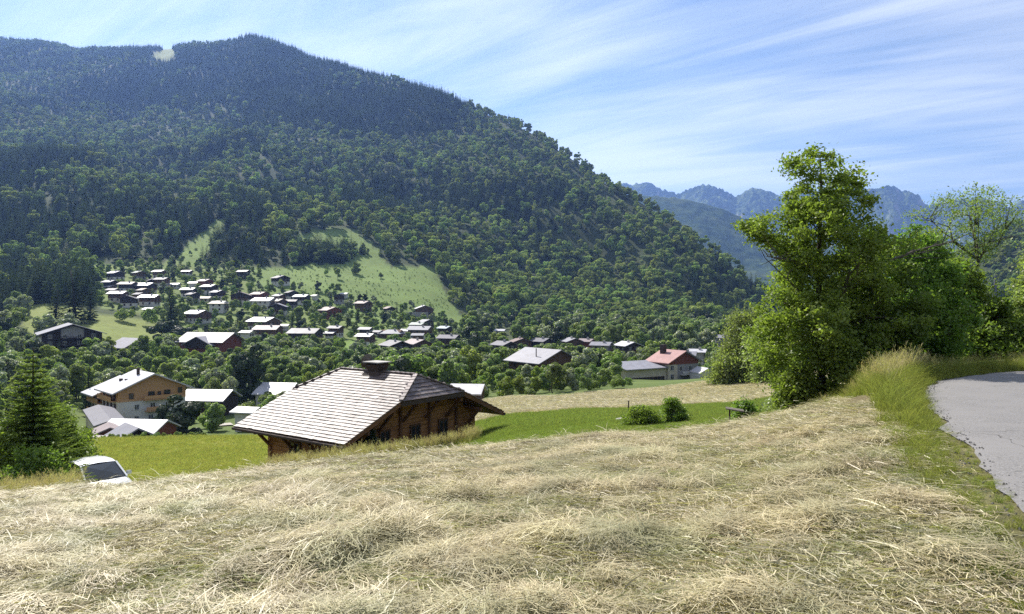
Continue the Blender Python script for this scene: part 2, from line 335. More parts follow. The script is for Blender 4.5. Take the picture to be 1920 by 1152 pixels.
# land use (real ground colours) in plan, traced through the valley
PXg = CX + F * GX / np.maximum(GY, 0.5); PYg = pyof(np.maximum(GY, 0.5), GZ); front = GY > 0.5
POLY_VILLAGE_MEADOW = [(470, 505), (520, 500), (560, 497), (640, 480), (676, 470), (712, 480), (732, 500), (812, 500), (834, 545), (856, 584), (884, 605), (860, 640), (700, 640), (600, 560), (480, 545)]
POLY_TOP_MEADOW = [(545, 470), (560, 440), (600, 428), (668, 432), (690, 455), (720, 470), (640, 485), (560, 480)]
POLY_STRIP = [(330, 492), (352, 455), (385, 432), (402, 410), (425, 412), (412, 440), (390, 470), (372, 500)]
POLY_ALP = [(278, 104), (300, 94), (322, 88), (332, 106), (312, 116), (285, 112)]
POLY_LEFT_PATCH = [(158, 488), (198, 488), (200, 515), (158, 515)]
POLY_VILLAGE = [(158, 500), (330, 490), (480, 500), (600, 540), (700, 570), (850, 585), (890, 620), (880, 660), (640, 680), (330, 650), (300, 600), (180, 575)]
POLY_LEFT_MEADOW = [(60, 562), (120, 572), (200, 590), (265, 600), (340, 625), (345, 650), (180, 668), (60, 660), (40, 610)]
POLY_KNOLL = [(630, 645), (680, 632), (720, 655), (735, 678), (690, 672), (650, 668)]
col = np.zeros(GX.shape + (3,)); col[:] = (0.040, 0.055, 0.022)                       # forest floor
def paint(mask, c, noise=None):
    global col
    k = mask[..., None].astype(float); col = col * (1 - k) + np.array(c) * k
paint(front & in_poly(PXg, PYg, POLY_VILLAGE) & (GY > 330) & (GY < 900), (0.13, 0.17, 0.05))
for P in (POLY_VILLAGE_MEADOW, POLY_TOP_MEADOW, POLY_STRIP, POLY_LEFT_PATCH): paint(front & in_poly(PXg, PYg, P) & (GY > 330), (0.130, 0.185, 0.050))
paint(front & in_poly(PXg, PYg, POLY_ALP) & (GY > 1200), (0.15, 0.18, 0.06))
paint(front & in_poly(PXg, PYg, POLY_LEFT_MEADOW) & (GY > 230) & (GY < 600), (0.165, 0.195, 0.055))
paint(front & in_poly(PXg, PYg, POLY_KNOLL) & (GY > 200) & (GY < 600), (0.13, 0.20, 0.04))
paint(front & (GY > 110) & (GY < 330), (0.090, 0.125, 0.035))
paint(front & (GY > 21) & (GY <= 84) & (PXg < 560), (0.215, 0.220, 0.060))               # left meadow
hay_far = front & (PXg > 860) & (GY > 20) & (GY <= 150)
gy_edge = 60 + 3 * np.sin(PXg / 90)
paint(hay_far & (GY < gy_edge) & (PXg < 1452), (0.125, 0.175, 0.036))                     # right meadow
paint(hay_far & (GY >= gy_edge) & (GY < 128), (0.33, 0.285, 0.175))                       # mown strip
paint(front & (PXg >= 560) & (PXg <= 860) & (GY > 21) & (GY <= 100), (0.165, 0.195, 0.048))
paint((GY < 21) | ~front, (0.12, 0.10, 0.055))                                           # hay field
e0 = edge_dist(GX, GY)
paint((np.hypot(GX, GY) < 60) & (e0 > -0.75 - 0.5 * vnoise(GX * 2, GY * 2)), (0.145, 0.135, 0.062))        # verge
paint((np.hypot(GX, GY) < 60) & (e0 > RW - 0.3), (0.10, 0.13, 0.04))
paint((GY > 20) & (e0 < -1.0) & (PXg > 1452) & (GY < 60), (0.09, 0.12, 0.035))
paint((GY > 34) & (GY < 46) & (PXg > 1395) & (PXg < 1490), (0.17, 0.125, 0.11))           # bare earth heap
def ground_mat():
    m = bpy.data.materials.new('ground_cover'); n, l = nodes_of(m); b = n['Principled BSDF']; b.inputs['Roughness'].default_value = 0.95; b.inputs['Specular IOR Level'].default_value = 0.1
    at = n.new('ShaderNodeAttribute'); at.attribute_name = 'tint'; c = at.outputs['Color']
    def vary(c, scale, lo, hi, det=5, mapping=None):
        f = noise_node(n, l, scale, det, 0.6, mapping=mapping, coord='Position'); r = n.new('ShaderNodeMapRange'); r.inputs['From Min'].default_value = 0.3; r.inputs['From Max'].default_value = 0.7
        r.inputs['To Min'].default_value = lo; r.inputs['To Max'].default_value = hi; l.new(f, r.inputs['Value'])
        h = n.new('ShaderNodeHueSaturation'); l.new(r.outputs[0], h.inputs['Value']); l.new(c, h.inputs['Color']); return h.outputs[0]
    c = vary(c, 0.03, 0.82, 1.18, 5); c = vary(c, 0.35, 0.85, 1.15, 5); c = vary(c, 4.0, 0.75, 1.25, 6)
    f = noise_node(n, l, 0.11, 6, 0.65, coord='Position', mapping=((1, 2.2, 1),))
    c = mixc(n, l, ramp2(n, l, f, 0.50, 0.72), c, mixc(n, l, 0.16, c, (0.28, 0.24, 0.10)))
    l.new(c, b.inputs['Base Color'])
    bp = n.new('ShaderNodeBump'); bp.inputs['Strength'].default_value = 0.7; bp.inputs['Distance'].default_value = 0.25
    l.new(noise_node(n, l, 1.6, 8, 0.7, coord='Position'), bp.inputs['Height']); l.new(bp.outputs[0], b.inputs['Normal'])
    return m
M['ground'] = ground_mat()
V = np.stack([GX, GY, GZ], -1).reshape(-1, 3)
link('ground', mesh_np('ground', V, faces, M['ground'], True, colors=col.reshape(-1, 3)), kind='structure')

# far ranges: a wooded ridge and rocky peaks behind it
def range_mesh(name, sky_pts, y0, y1, zbase, amp, mat, npx=420, nrow=90, jag=0.0, seed=0.0, freq=0.004, back=0.35):
    px = np.linspace(sky_pts[0][0], sky_pts[-1][0], npx); sp = np.interp(px, [p[0] for p in sky_pts], [p[1] for p in sky_pts])
    sp = _blur(sp, 1.3, 0)
    t = np.concatenate([np.linspace(0, 1, nrow), 1 + np.linspace(0.03, back, 14)])
    P, T = np.meshgrid(px, t, indexing='ij'); Y = y0 + (y1 - y0) * T; X = (P - CX) / F * Y
    zr = (EYE + (HY - sp) / F * y1)[:, None]; Zt = zbase + (zr - zbase) * np.where(T <= 1, T ** 1.15, 1 - (T - 1) * 2.0)
    rid = 1 - np.abs(2 * fbm(X * freq + seed, Y * freq * 0.6 + seed, 5) - 1)
    Zt = Zt + amp * (rid - 0.75) * np.sin(np.clip(T, 0, 1) * pi) ** 0.7
    if jag: Zt = Zt + jag * (fbm(X * 0.03, Y * 0.03 + seed, 3) - 0.5)
    i = np.arange(P.size).reshape(P.shape); f = np.stack([i[:-1, :-1], i[1:, :-1], i[1:, 1:], i[:-1, 1:]], -1).reshape(-1, 4)
    link(name, mesh_np(name, np.stack([X, Y, Zt], -1).reshape(-1, 3), f, mat, True), kind='structure')
M['far_wood'] = surf('far_woods', (0.030, 0.048, 0.024), (0.060, 0.085, 0.036), 0.02, 1.0, 0.0, c3=(0.08, 0.10, 0.04), coord='Position', detail=8)
def rock_mat():
    m = bpy.data.materials.new('rock_and_alp'); n, l = nodes_of(m); b = n['Principled BSDF']; b.inputs['Roughness'].default_value = 1; b.inputs['Specular IOR Level'].default_value = 0
    g = n.new('ShaderNodeNewGeometry'); s = n.new('ShaderNodeSeparateXYZ'); l.new(g.outputs['Normal'], s.inputs[0])
    c = mixc(n, l, ramp2(n, l, noise_node(n, l, 0.006, 8, 0.65, coord='Position'), 0.42, 0.6), (0.045, 0.065, 0.030), (0.12, 0.15, 0.06))
    c = mixc(n, l, ramp2(n, l, s.outputs['Z'], 0.62, 0.45), c, mixc(n, l, noise_node(n, l, 0.02, 8, 0.7, coord='Position'), (0.16, 0.15, 0.14), (0.32, 0.30, 0.27)))
    l.new(c, b.inputs['Base Color']); return m
M['rock'] = rock_mat()
range_mesh('mountains', [(1080, 352), (1140, 350), (1187, 344), (1214, 343), (1245, 355), (1272, 364), (1295, 353), (1318, 347), (1340, 351), (1363, 360), (1379, 371), (1398, 357), (1418, 353), (1441, 358), (1462, 366), (1500, 352), (1545, 362), (1590, 348), (1631, 357), (1655, 350), (1669, 348), (1682, 352), (1689, 363), (1698, 358), (1712, 362), (1724, 368), (1731, 381), (1747, 385), (1790, 376), (1830, 368), (1870, 378), (1885, 383), (1893, 391), (1905, 380), (1925, 378), (1990, 395), (2060, 380), (2200, 360)], 5600, 7600, -40, 260, M['rock'], 620, 120, 70, 2.7, 0.0030)
range_mesh('hills', [(1040, 372), (1120, 366), (1200, 367), (1260, 370), (1310, 379), (1350, 391), (1400, 412), (1450, 436), (1500, 448), (1560, 452), (1640, 462), (1720, 480), (1800, 470), (1900, 445), (2000, 430), (2200, 410)], 2900, 4300, -40, 70, M['far_wood'], 520, 130, 14, 6.1, 0.0028)

# ------------------------------------------------------------------ road
ed = []
for a, b in zip(REDGE[:-1], REDGE[1:]):
    for t in np.linspace(0, 1, 12, endpoint=False): ed.append(a + (b - a) * t)
ed = np.array(ed); ed = _blur(ed, 5, 0); d = np.gradient(ed, axis=0); d /= np.linalg.norm(d, axis=1)[:, None]; nrm = np.stack([d[:, 1], -d[:, 0]], 1)
rg = np.random.default_rng(4); rag = (fbm(np.arange(len(ed)) * 0.35, np.zeros(len(ed)), 3) - 0.5) * 0.30
cr = np.array([0.0, 0.25, 0.8, 1.6, 2.4, 3.2, 4.0, RW]); rows = []
for k, c in enumerate(cr):
    off = c + (rag if k == 0 else 0); q = ed + nrm * (off if np.ndim(off) == 0 else off[:, None])
    z = road_z(q[:, 1]) + 0.05 * (1 - ((c - RW / 2) / (RW / 2)) ** 2) + (-0.03 if k in (0, len(cr) - 1) else 0)
    rows.append(np.column_stack([q, z]))
rv = np.stack(rows, 1); i = np.arange(rv.shape[0] * rv.shape[1]).reshape(rv.shape[:2])
def asphalt():
    m = bpy.data.materials.new('worn_asphalt'); n, l = nodes_of(m); b = n['Principled BSDF']; b.inputs['Roughness'].default_value = 0.8; b.inputs['Specular IOR Level'].default_value = 0.25
    c = mixc(n, l, ramp2(n, l, noise_node(n, l, 45, 3, 0.7, coord='Position'), 0.35, 0.65), (0.118, 0.113, 0.110), (0.225, 0.216, 0.210))
    c = mixc(n, l, ramp2(n, l, noise_node(n, l, 1.1, 6, 0.65, coord='Position'), 0.42, 0.62), c, (0.188, 0.180, 0.175))
    c = mixc(n, l, ramp2(n, l, noise_node(n, l, 5, 8, 0.75, coord='Position'), 0.63, 0.70), c, (0.10, 0.095, 0.09))
    v = n.new('ShaderNodeTexVoronoi'); v.feature = 'DISTANCE_TO_EDGE'; v.inputs['Scale'].default_value = 0.9
    g = n.new('ShaderNodeNewGeometry'); ns = n.new('ShaderNodeTexNoise'); ns.inputs['Scale'].default_value = 2.0; l.new(g.outputs['Position'], ns.inputs['Vector'])
    ad = n.new('ShaderNodeVectorMath'); ad.operation = 'ADD'; l.new(g.outputs['Position'], ad.inputs[0]); l.new(ns.outputs['Color'], ad.inputs[1]); l.new(ad.outputs[0], v.inputs['Vector'])
    lt = n.new('ShaderNodeMath'); lt.operation = 'LESS_THAN'; lt.inputs[1].default_value = 0.008; l.new(v.outputs['Distance'], lt.inputs[0])
    gate = n.new('ShaderNodeMath'); gate.operation = 'MULTIPLY'; l.new(lt.outputs[0], gate.inputs[0]); l.new(ramp2(n, l, noise_node(n, l, 0.5, 3, coord='Position'), 0.5, 0.6), gate.inputs[1])
    c = mixc(n, l, gate.outputs[0], c, (0.07, 0.065, 0.06)); l.new(c, b.inputs['Base Color'])
    bp = n.new('ShaderNodeBump'); bp.inputs['Strength'].default_value = 0.6; bp.inputs['Distance'].default_value = 0.008
    l.new(noise_node(n, l, 110, 3, 0.7, coord='Position'), bp.inputs['Height']); l.new(bp.outputs[0], b.inputs['Normal']); return m
link('road', mesh_np('road', rv.reshape(-1, 3), np.stack([i[:-1, :-1], i[:-1, 1:], i[1:, 1:], i[1:, :-1]], -1).reshape(-1, 4), asphalt(), True), kind='structure')
# ------------------------------------------------------------------ trees
def diamonds(P, N, size, rng, aspect=0.62, along=None):
    """one rhombic leaf (or leaf spray) per point; returns verts, faces"""
    n = len(P); N = N / (np.linalg.norm(N, axis=1)[:, None] + 1e-9)
    t = along if along is not None else rng.normal(size=(n, 3)); t = t - N * np.sum(t * N, 1)[:, None]; t /= np.linalg.norm(t, axis=1)[:, None] + 1e-9
    b = np.cross(N, t); s = np.asarray(size, float).reshape(-1, 1) * np.ones((n, 1))
    v = np.stack([P + t * s, P + b * s * aspect, P - t * s, P - b * s * aspect], 1).reshape(-1, 3)
    return v, np.arange(4 * n).reshape(n, 4)
def leafmesh(name, P, N, size, tint, mat, rng, aspect=0.62, along=None):
    v, f = diamonds(P, N, size, rng, aspect, along)
    c = np.repeat(np.clip(tint, 0, 1), 4)[:, None] * np.ones((1, 3))
    return mesh_np(name, v, f, mat, colors=c)
def lobed(seed, H, R, nl, nleaf, leaf, low=0.18, squash=1.0, scat=0.55):
    """leaf positions of a rounded broadleaf crown made of uneven clumps"""
    rng = np.random.default_rng(seed); C = []; r = []
    for i in range(nl):
        h = rng.uniform(low + 0.12, 0.93); env = R * math.sqrt(max(0.06, 1 - ((h - 0.5) / 0.52) ** 2)); a = rng.uniform(0, 2 * pi); d = env * rng.uniform(0.25, 0.78)
        C.append((d * cos(a), d * sin(a), h * H)); r.append(R * rng.uniform(0.26, 0.46) * (1.12 - 0.45 * h))
    C.append((0, 0, H * 0.62)); r.append(R * 0.5); C = np.array(C); r = np.array(r)
    w = r ** 2 / (r ** 2).sum(); k = rng.choice(len(r), nleaf * 2, p=w); D = rng.normal(size=(nleaf * 2, 3)); D[:, 2] += 0.35; D /= np.linalg.norm(D, axis=1)[:, None]
    bump = 0.82 + 0.26 * rng.random(len(k)) ** 0.6
    P = C[k] + D * (r[k] * bump)[:, None] * np.array([1, 1, 0.88 * squash])
    dist = np.linalg.norm((P[:, None, :] - C[None]) / np.array([1, 1, 0.88 * squash]), axis=2) / r[None]
    dist[np.arange(len(k)), k] = 9; ok = (dist.min(1) > 0.72) & (P[:, 2] > H * low * 0.8); P, D, k = P[ok][:nleaf], D[ok][:nleaf], k[ok][:nleaf]
    N = D + rng.normal(size=P.shape) * scat; lt = rng.random(len(r))
    return P, N, leaf * rng.uniform(0.7, 1.3, len(P)), 0.55 * rng.random(len(P)) + 0.45 * lt[k], rng
def broadleaf(name, seed, H, R, nl, nleaf, leaf, mat, **k):
    P, N, s, t, rng = lobed(seed, H, R, nl, nleaf, leaf, **k); return leafmesh(name, P, N, s, t, mat, rng)
def conifer(name, seed, H, R, tiers, per, mat, sub=3, lowest=0.05, power=0.9, droop=0.32, leaf=None):
    rng = np.random.default_rng(seed); P, N, A, Sz = [], [], [], []
    for i in range(tiers):
        f = i / tiers; z = H * (lowest + (1 - lowest) * f ** 0.92); rad = R * (1 - f) ** power * rng.uniform(0.78, 1.12) + 0.03 * R
        n = max(4, int(per * (0.45 + 0.55 * (1 - f))))
        for j in range(n):
            a = 2 * pi * (j + rng.random()) / n; rl = rad * rng.uniform(0.7, 1.12); dv = np.array([cos(a), sin(a), -droop * rng.uniform(0.5, 1.4) + 0.35 * f])
            for s in range(sub):
                q = (s + 0.75) / sub; side = np.array([-sin(a), cos(a), 0]) * rng.normal() * 0.16 * rl
                P.append(dv * rl * q + side * q + (0, 0, z + rng.normal() * H * 0.006)); A.append(dv + rng.normal(size=3) * 0.15)
                N.append((rng.normal() * 0.4, rng.normal() * 0.4, 1)); Sz.append((leaf or rl / sub * 1.05) * rng.uniform(0.8, 1.25))
    P.append((0, 0, H * 1.0)); N.append((1, 0.2, 0)); A.append((0, 0, 1)); Sz.append(H * 0.05)
    P, N, A, Sz = map(np.array, (P, N, A, Sz)); return leafmesh(name, P, N, Sz, rng.random(len(P)), mat, rng, 0.5, A.astype(float))
def trunk_mesh(name, H, r, seed, mat, seg=6, limbs=0, R=1.0):
    rng = np.random.default_rng(seed); mb = MB(); n = 6; x = np.cumsum(rng.normal(size=(n, 2)) * 0.018 * H, 0); x[0] = 0
    pts = np.column_stack([x, np.linspace(-0.06 * H, H, n)]); mb.tube(pts, np.linspace(r, r * 0.25, n), seg)
    for i in range(limbs):
        h = rng.uniform(0.3, 0.9); k = h * (n - 1); p = pts[int(k)] + (pts[min(n - 1, int(k) + 1)] - pts[int(k)]) * (k - int(k)); a = rng.uniform(0, 2 * pi)
        e = p + np.array([cos(a) * R * 0.6, sin(a) * R * 0.6, H * rng.uniform(0.12, 0.3)]); mb.tube([p, (p + e) / 2 + (0, 0, 0.04 * H), e], [r * 0.42, r * 0.3, r * 0.1], 5)
    return mb.mesh(name, mat, True)
PROTO = bpy.data.collections.new('plant_kinds')       # instanced only, never shown on its own
def scatter(name, pts, scl, rotz, idx, meshes, label, category, tilt=None):
    """stuff that nobody could count: instances on points"""
    c = bpy.data.collections.new(name + '_kinds')
    for i, m in enumerate(meshes): c.objects.link(bpy.data.objects.new('%s_kind_%02d' % (name, i), m))
    me = bpy.data.meshes.new(name); me.vertices.add(len(pts)); me.vertices.foreach_set('co', np.asarray(pts, np.float32).ravel())
    def attr(nm, ty, key, val): a = me.attributes.new(nm, ty, 'POINT'); a.data.foreach_set(key, np.ascontiguousarray(val).ravel())
    scl = np.asarray(scl, np.float32); scl = scl if scl.ndim == 2 else np.repeat(scl[:, None], 3, 1)
    rot = np.zeros((len(pts), 3), np.float32); rot[:, 2] = rotz
    if tilt is not None: rot[:, :2] = tilt
    attr('scl', 'FLOAT_VECTOR', 'vector', scl); attr('rot', 'FLOAT_VECTOR', 'vector', rot); attr('kin', 'INT', 'value', np.asarray(idx, np.int32))
    o = link(name, me, kind='stuff', label=label, category=category)
    g = bpy.data.node_groups.new(name, 'GeometryNodeTree'); g.interface.new_socket('Geometry', in_out='INPUT', socket_type='NodeSocketGeometry'); g.interface.new_socket('Geometry', in_out='OUTPUT', socket_type='NodeSocketGeometry')
    n, l = g.nodes, g.links; gi = n.new('NodeGroupInput'); go = n.new('NodeGroupOutput'); ip = n.new('GeometryNodeInstanceOnPoints'); ci = n.new('GeometryNodeCollectionInfo')
    ci.inputs['Collection'].default_value = c; ci.inputs['Separate Children'].default_value = True; ci.inputs['Reset Children'].default_value = True
    def na(nm, ty): a = n.new('GeometryNodeInputNamedAttribute'); a.data_type = ty; a.inputs['Name'].default_value = nm; return a.outputs['Attribute']
    l.new(gi.outputs[0], ip.inputs['Points']); l.new(ci.outputs[0], ip.inputs['Instance']); ip.inputs['Pick Instance'].default_value = True
    l.new(na('kin', 'INT'), ip.inputs['Instance Index']); l.new(na('rot', 'FLOAT_VECTOR'), ip.inputs['Rotation']); l.new(na('scl', 'FLOAT_VECTOR'), ip.inputs['Scale'])
    l.new(ip.outputs[0], go.inputs[0]); md = o.modifiers.new('scatter', 'NODES'); md.node_group = g
    return o
rng = np.random.default_rng(5)
F_DEC = [broadleaf('wood_broadleaf_%d' % i, 20 + i, 12.5 + i, 5.4, 11, 1300, 0.70, M['leaf_wood'], scat=0.28, low=0.1) for i in range(4)]
F_SIL = [broadleaf('wood_pale_%d' % i, 40 + i, 12, 5.0, 9, 1200, 0.70, M['leaf_wood_pale'], scat=0.28, low=0.1) for i in range(1)]
F_CON = [conifer('wood_conifer_%d' % i, 60 + i, 19 + i, 4.1, 16, 11, M['needle']) for i in range(4)]
FOREST_KINDS = F_DEC + F_SIL + F_CON
# wooded mountain: a jittered grid of trees over the slope, skipping the clearings
sp = 8.0
gx, gy = np.meshgrid(np.arange(-2700, 1500, sp), np.arange(430, 2750, sp), indexing='ij'); gx = gx.ravel(); gy = gy.ravel()
pq = pxof(gx, gy); k = (pq > -160) & (pq < 2080); gx, gy = gx[k], gy[k]
gx = gx + rng.uniform(-.5, .5, len(gx)) * sp; gy = gy + rng.uniform(-.5, .5, len(gy)) * sp
pq = pxof(gx, gy); skyY = np.interp(pq, GP, SKYLINE_Y); k = gy < skyY * 1.02; gx, gy, pq, skyY = gx[k], gy[k], pq[k], skyY[k]
gz = height(gx, gy); qy = pyof(gy, gz)
FOOT = [(-200, 600), (0, 600), (55, 570), (110, 572), (150, 580), (172, 575), (180, 500), (190, 488), (330, 488), (372, 500), (480, 500), (560, 497), (700, 490), (724, 496), (738, 502), (812, 502), (834, 545), (858, 584), (895, 606), (1000, 612), (1400, 612), (1500, 600), (1700, 590), (1800, 575), (2100, 575)]
foot = np.interp(pq, [p[0] for p in FOOT], [p[1] for p in FOOT])
bare = np.zeros(len(gx), bool)
wob = (fbm(gx / 25, gy / 25, 2) - 0.5) * 10
for P in (POLY_VILLAGE_MEADOW, POLY_TOP_MEADOW, POLY_STRIP, POLY_ALP, POLY_LEFT_PATCH): bare |= in_poly(pq + wob, qy + wob * 0.6, P)
hedge = in_poly(pq, qy, [(550, 497), (555, 470), (650, 462), (690, 472), (640, 492)])       # dark firs between the two clearings
bare &= ~hedge
k = (qy < foot) & ~bare; gx, gy, gz, pq, qy = gx[k], gy[k], gz[k], pq[k], qy[k]
hgt = gz / 700.0
con = fbm(gx / 230 + 4, gy / 420 + gz / 300 + 2, 4) + 0.05 * np.clip(hgt - 0.35, -0.5, 0.6) - 0.10 * sstep(700, 1000, pq) * (qy > 250) + 0.05 * (pq < 500)
for (cx, cy, rx, ry, w) in ((760, 290, 170, 50, -0.16), (600, 380, 120, 40, 0.08), (600, 190, 220, 50, 0.12), (850, 200, 140, 40, 0.10), (240, 420, 250, 45, 0.10), (900, 420, 150, 60, -0.12), (780, 470, 60, 50, 0.14), (620, 480, 60, 18, 0.35), (140, 440, 140, 22, -0.12), (1150, 520, 200, 60, -0.10), (1250, 595, 150, 14, 0.14)):
    con = con + w * np.exp(-((pq - cx) / rx) ** 2 - ((qy - cy) / ry) ** 2)
iscon = con + rng.normal(size=len(con)) * 0.095 > 0.545
kin = np.where(iscon, 5 + rng.integers(0, 4, len(gx)), np.where(rng.random(len(gx)) < 0.10, 4, rng.integers(0, 4, len(gx))))
keep = ~iscon & (rng.random(len(gx)) < 0.62); keep = ~keep
sc = np.where(iscon, rng.uniform(0.65, 1.18, len(gx)), rng.uniform(0.75, 1.45, len(gx))) * np.interp(gz, [-30, 100, 700], [1.0, 1.0, 0.85])
hx = rng.uniform(545, 700, 260); hyp = rng.uniform(462, 500, 260); hk = in_poly(hx, hyp, [(550, 497), (555, 472), (600, 466), (655, 462), (690, 474), (640, 494)])     # fir hedge between the clearings
hY = np.array([y_at(a, b, 480) for a, b in zip(hx[hk], hyp[hk])]) + rng.uniform(-5, 5, int(hk.sum())); hX = (hx[hk] - CX) / F * hY; nh = len(hY)
gx, gy, gz = np.concatenate([gx, hX]), np.concatenate([gy, hY]), np.concatenate([gz, height(hX, hY)])
kin = np.concatenate([kin, np.where(rng.random(nh) < .7, 5 + rng.integers(0, 4, nh), rng.integers(0, 4, nh))]); keep = np.concatenate([keep, np.ones(nh, bool)]); sc = np.concatenate([sc, rng.uniform(.5, .95, nh)])
sc = sc * (.72 + .56 * fbm(gx / 45, gy / 45, 2)); sel = np.where(keep)[0]
scatter('forest', np.stack([gx, gy, gz - 0.4], 1)[sel], sc[sel], rng.uniform(0, 2 * pi, len(sel)), kin[sel], FOREST_KINDS, 'dense mixed forest of dark firs and green broadleaf trees covering the mountain', 'forest')
print('forest', len(sel))
# ------------------------------------------------------------------ buildings
def roofmat(name, c, c2=None, rough=0.42, spec=0.12, metallic=0.0, scale=0.6, rib=None):
    m = surf(name, c, c2 or tuple(x * 0.82 for x in c), scale, rough, spec, 0.0, rvar=0.06, metallic=metallic, rnd=0.06)
    n, l = nodes_of(m); b = n['Principled BSDF']
    if rib:   # courses of slates or standing seams, far too small here to be told apart
        w = n.new('ShaderNodeTexWave'); w.bands_direction = rib[0]; w.inputs['Scale'].default_value = rib[1]; w.inputs['Distortion'].default_value = 0.6; w.inputs['Detail'].default_value = 2
        tcn = n.new('ShaderNodeTexCoord'); l.new(tcn.outputs['Object'], w.inputs['Vector']); bp = n.new('ShaderNodeBump'); bp.inputs['Strength'].default_value = 0.15; bp.inputs['Distance'].default_value = 0.02
        l.new(w.outputs['Fac'], bp.inputs['Height']); l.new(bp.outputs[0], b.inputs['Normal'])
    return m
RM = dict(white=roofmat('pale_metal_roof', (0.50, 0.49, 0.51), rough=0.45, spec=0.2, rib=('X', 7.0)), light=roofmat('light_grey_roof', (0.25, 0.245, 0.27), rough=0.5, rib=('X', 7.0)),
          grey=roofmat('grey_slate_roof', (0.14, 0.135, 0.155), rough=0.55, rib=('Y', 9.0)), dark=roofmat('dark_slate_roof', (0.09, 0.085, 0.10), rough=0.55, rib=('Y', 9.0)),
          brown=roofmat('brown_tile_roof', (0.20, 0.145, 0.135), rough=0.55, rib=('Y', 9.0)), pink=roofmat('weathered_pink_roof', (0.26, 0.21, 0.21), rough=0.55, rib=('Y', 9.0)),
          blue=roofmat('blue_grey_roof', (0.26, 0.31, 0.35), rough=0.48, rib=('X', 7.0)), tan=roofmat('tan_roof', (0.38, 0.33, 0.27), rough=0.55, rib=('Y', 9.0)),
          green=roofmat('green_grey_roof', (0.28, 0.32, 0.29), rough=0.5, rib=('X', 7.0)), red=roofmat('red_sheet_roof', (0.34, 0.19, 0.175), rough=0.5, rib=('X', 7.0)))
WM = dict(white=surf('white_render', (0.62, 0.60, 0.55), (0.54, 0.52, 0.48), 0.8, 0.9, 0.1), wood=surf('brown_boards', (0.15, 0.092, 0.058), (0.10, 0.062, 0.042), 2.0, 0.85, 0.15, mapping=((0.3, 0.3, 6),)),
          dark=surf('dark_boards', (0.055, 0.042, 0.036), (0.035, 0.028, 0.026), 2.0, 0.85, 0.15, mapping=((0.3, 0.3, 6),)), red=surf('red_brown_boards', (0.22, 0.075, 0.05), (0.15, 0.05, 0.035), 2.0, 0.8, 0.15, mapping=((0.3, 0.3, 6),)),
          cream=surf('cream_render', (0.60, 0.54, 0.42), (0.52, 0.46, 0.36), 0.8, 0.9, 0.1), orange=surf('orange_larch', (0.52, 0.305, 0.145), (0.45, 0.25, 0.115), 1.4, 0.75, 0.2, mapping=((0.3, 0.3, 5),)),
          grey=surf('grey_render', (0.34, 0.33, 0.32), (0.27, 0.26, 0.26), 0.8, 0.9, 0.1))
M['glass_dark'] = surf('window_glass', (0.025, 0.03, 0.038), (0.02, 0.022, 0.028), 1.0, 0.12, 0.6)
M['frame_white'] = surf('white_paint', (0.68, 0.67, 0.64), None, 2.0, 0.6, 0.3); M['frame_brown'] = surf('brown_paint', (0.10, 0.05, 0.03), None, 2.0, 0.6, 0.3)
M['timber_dark'] = surf('dark_timber', (0.07, 0.05, 0.04), (0.045, 0.034, 0.03), 3, 0.8, 0.2, mapping=((1, 1, 6),)); M['stone_pale'] = surf('pale_masonry', (0.45, 0.43, 0.40), (0.33, 0.32, 0.30), 2.0, 0.9, 0.1, 0.3)
_wcache = {}
def window_parts(w, h, kind):
    key = (round(w, 1), round(h, 1), kind)
    if key not in _wcache:
        f = MB(); t = 0.09
        f.box(-w/2, w/2, -0.05, 0.03, h - t, h).box(-w/2, w/2, -0.05, 0.03, 0, t).box(-w/2, -w/2 + t, -0.05, 0.03, t, h - t).box(w/2 - t, w/2, -0.05, 0.03, t, h - t).box(-t/2, t/2, -0.045, 0.03, t, h - t)
        p = MB().box(-w/2 + t, w/2 - t, -0.02, 0.02, t, h - t)
        _wcache[key] = (f.mesh('window', M['frame_' + kind]), p.mesh('pane', M['glass_dark']))
    return _wcache[key]
def window(parent, x, y, z, face, w=1.0, h=1.2, kind='brown'):
    """face: outward angle of the wall in the building's own axes (radians)"""
    f, p = window_parts(w, h, kind); o = link('window', f, parent, (x, y, z), face + pi / 2); link('pane', p, o)
FOOTPRINTS = [((262 - CX) / F * 163, 163, 17), ((1240 - CX) / F * 212, 212, 15)]
BUILDINGS = []      # (px0, px1, py0, py1, distance) seen extents, kept clear of nearer trees
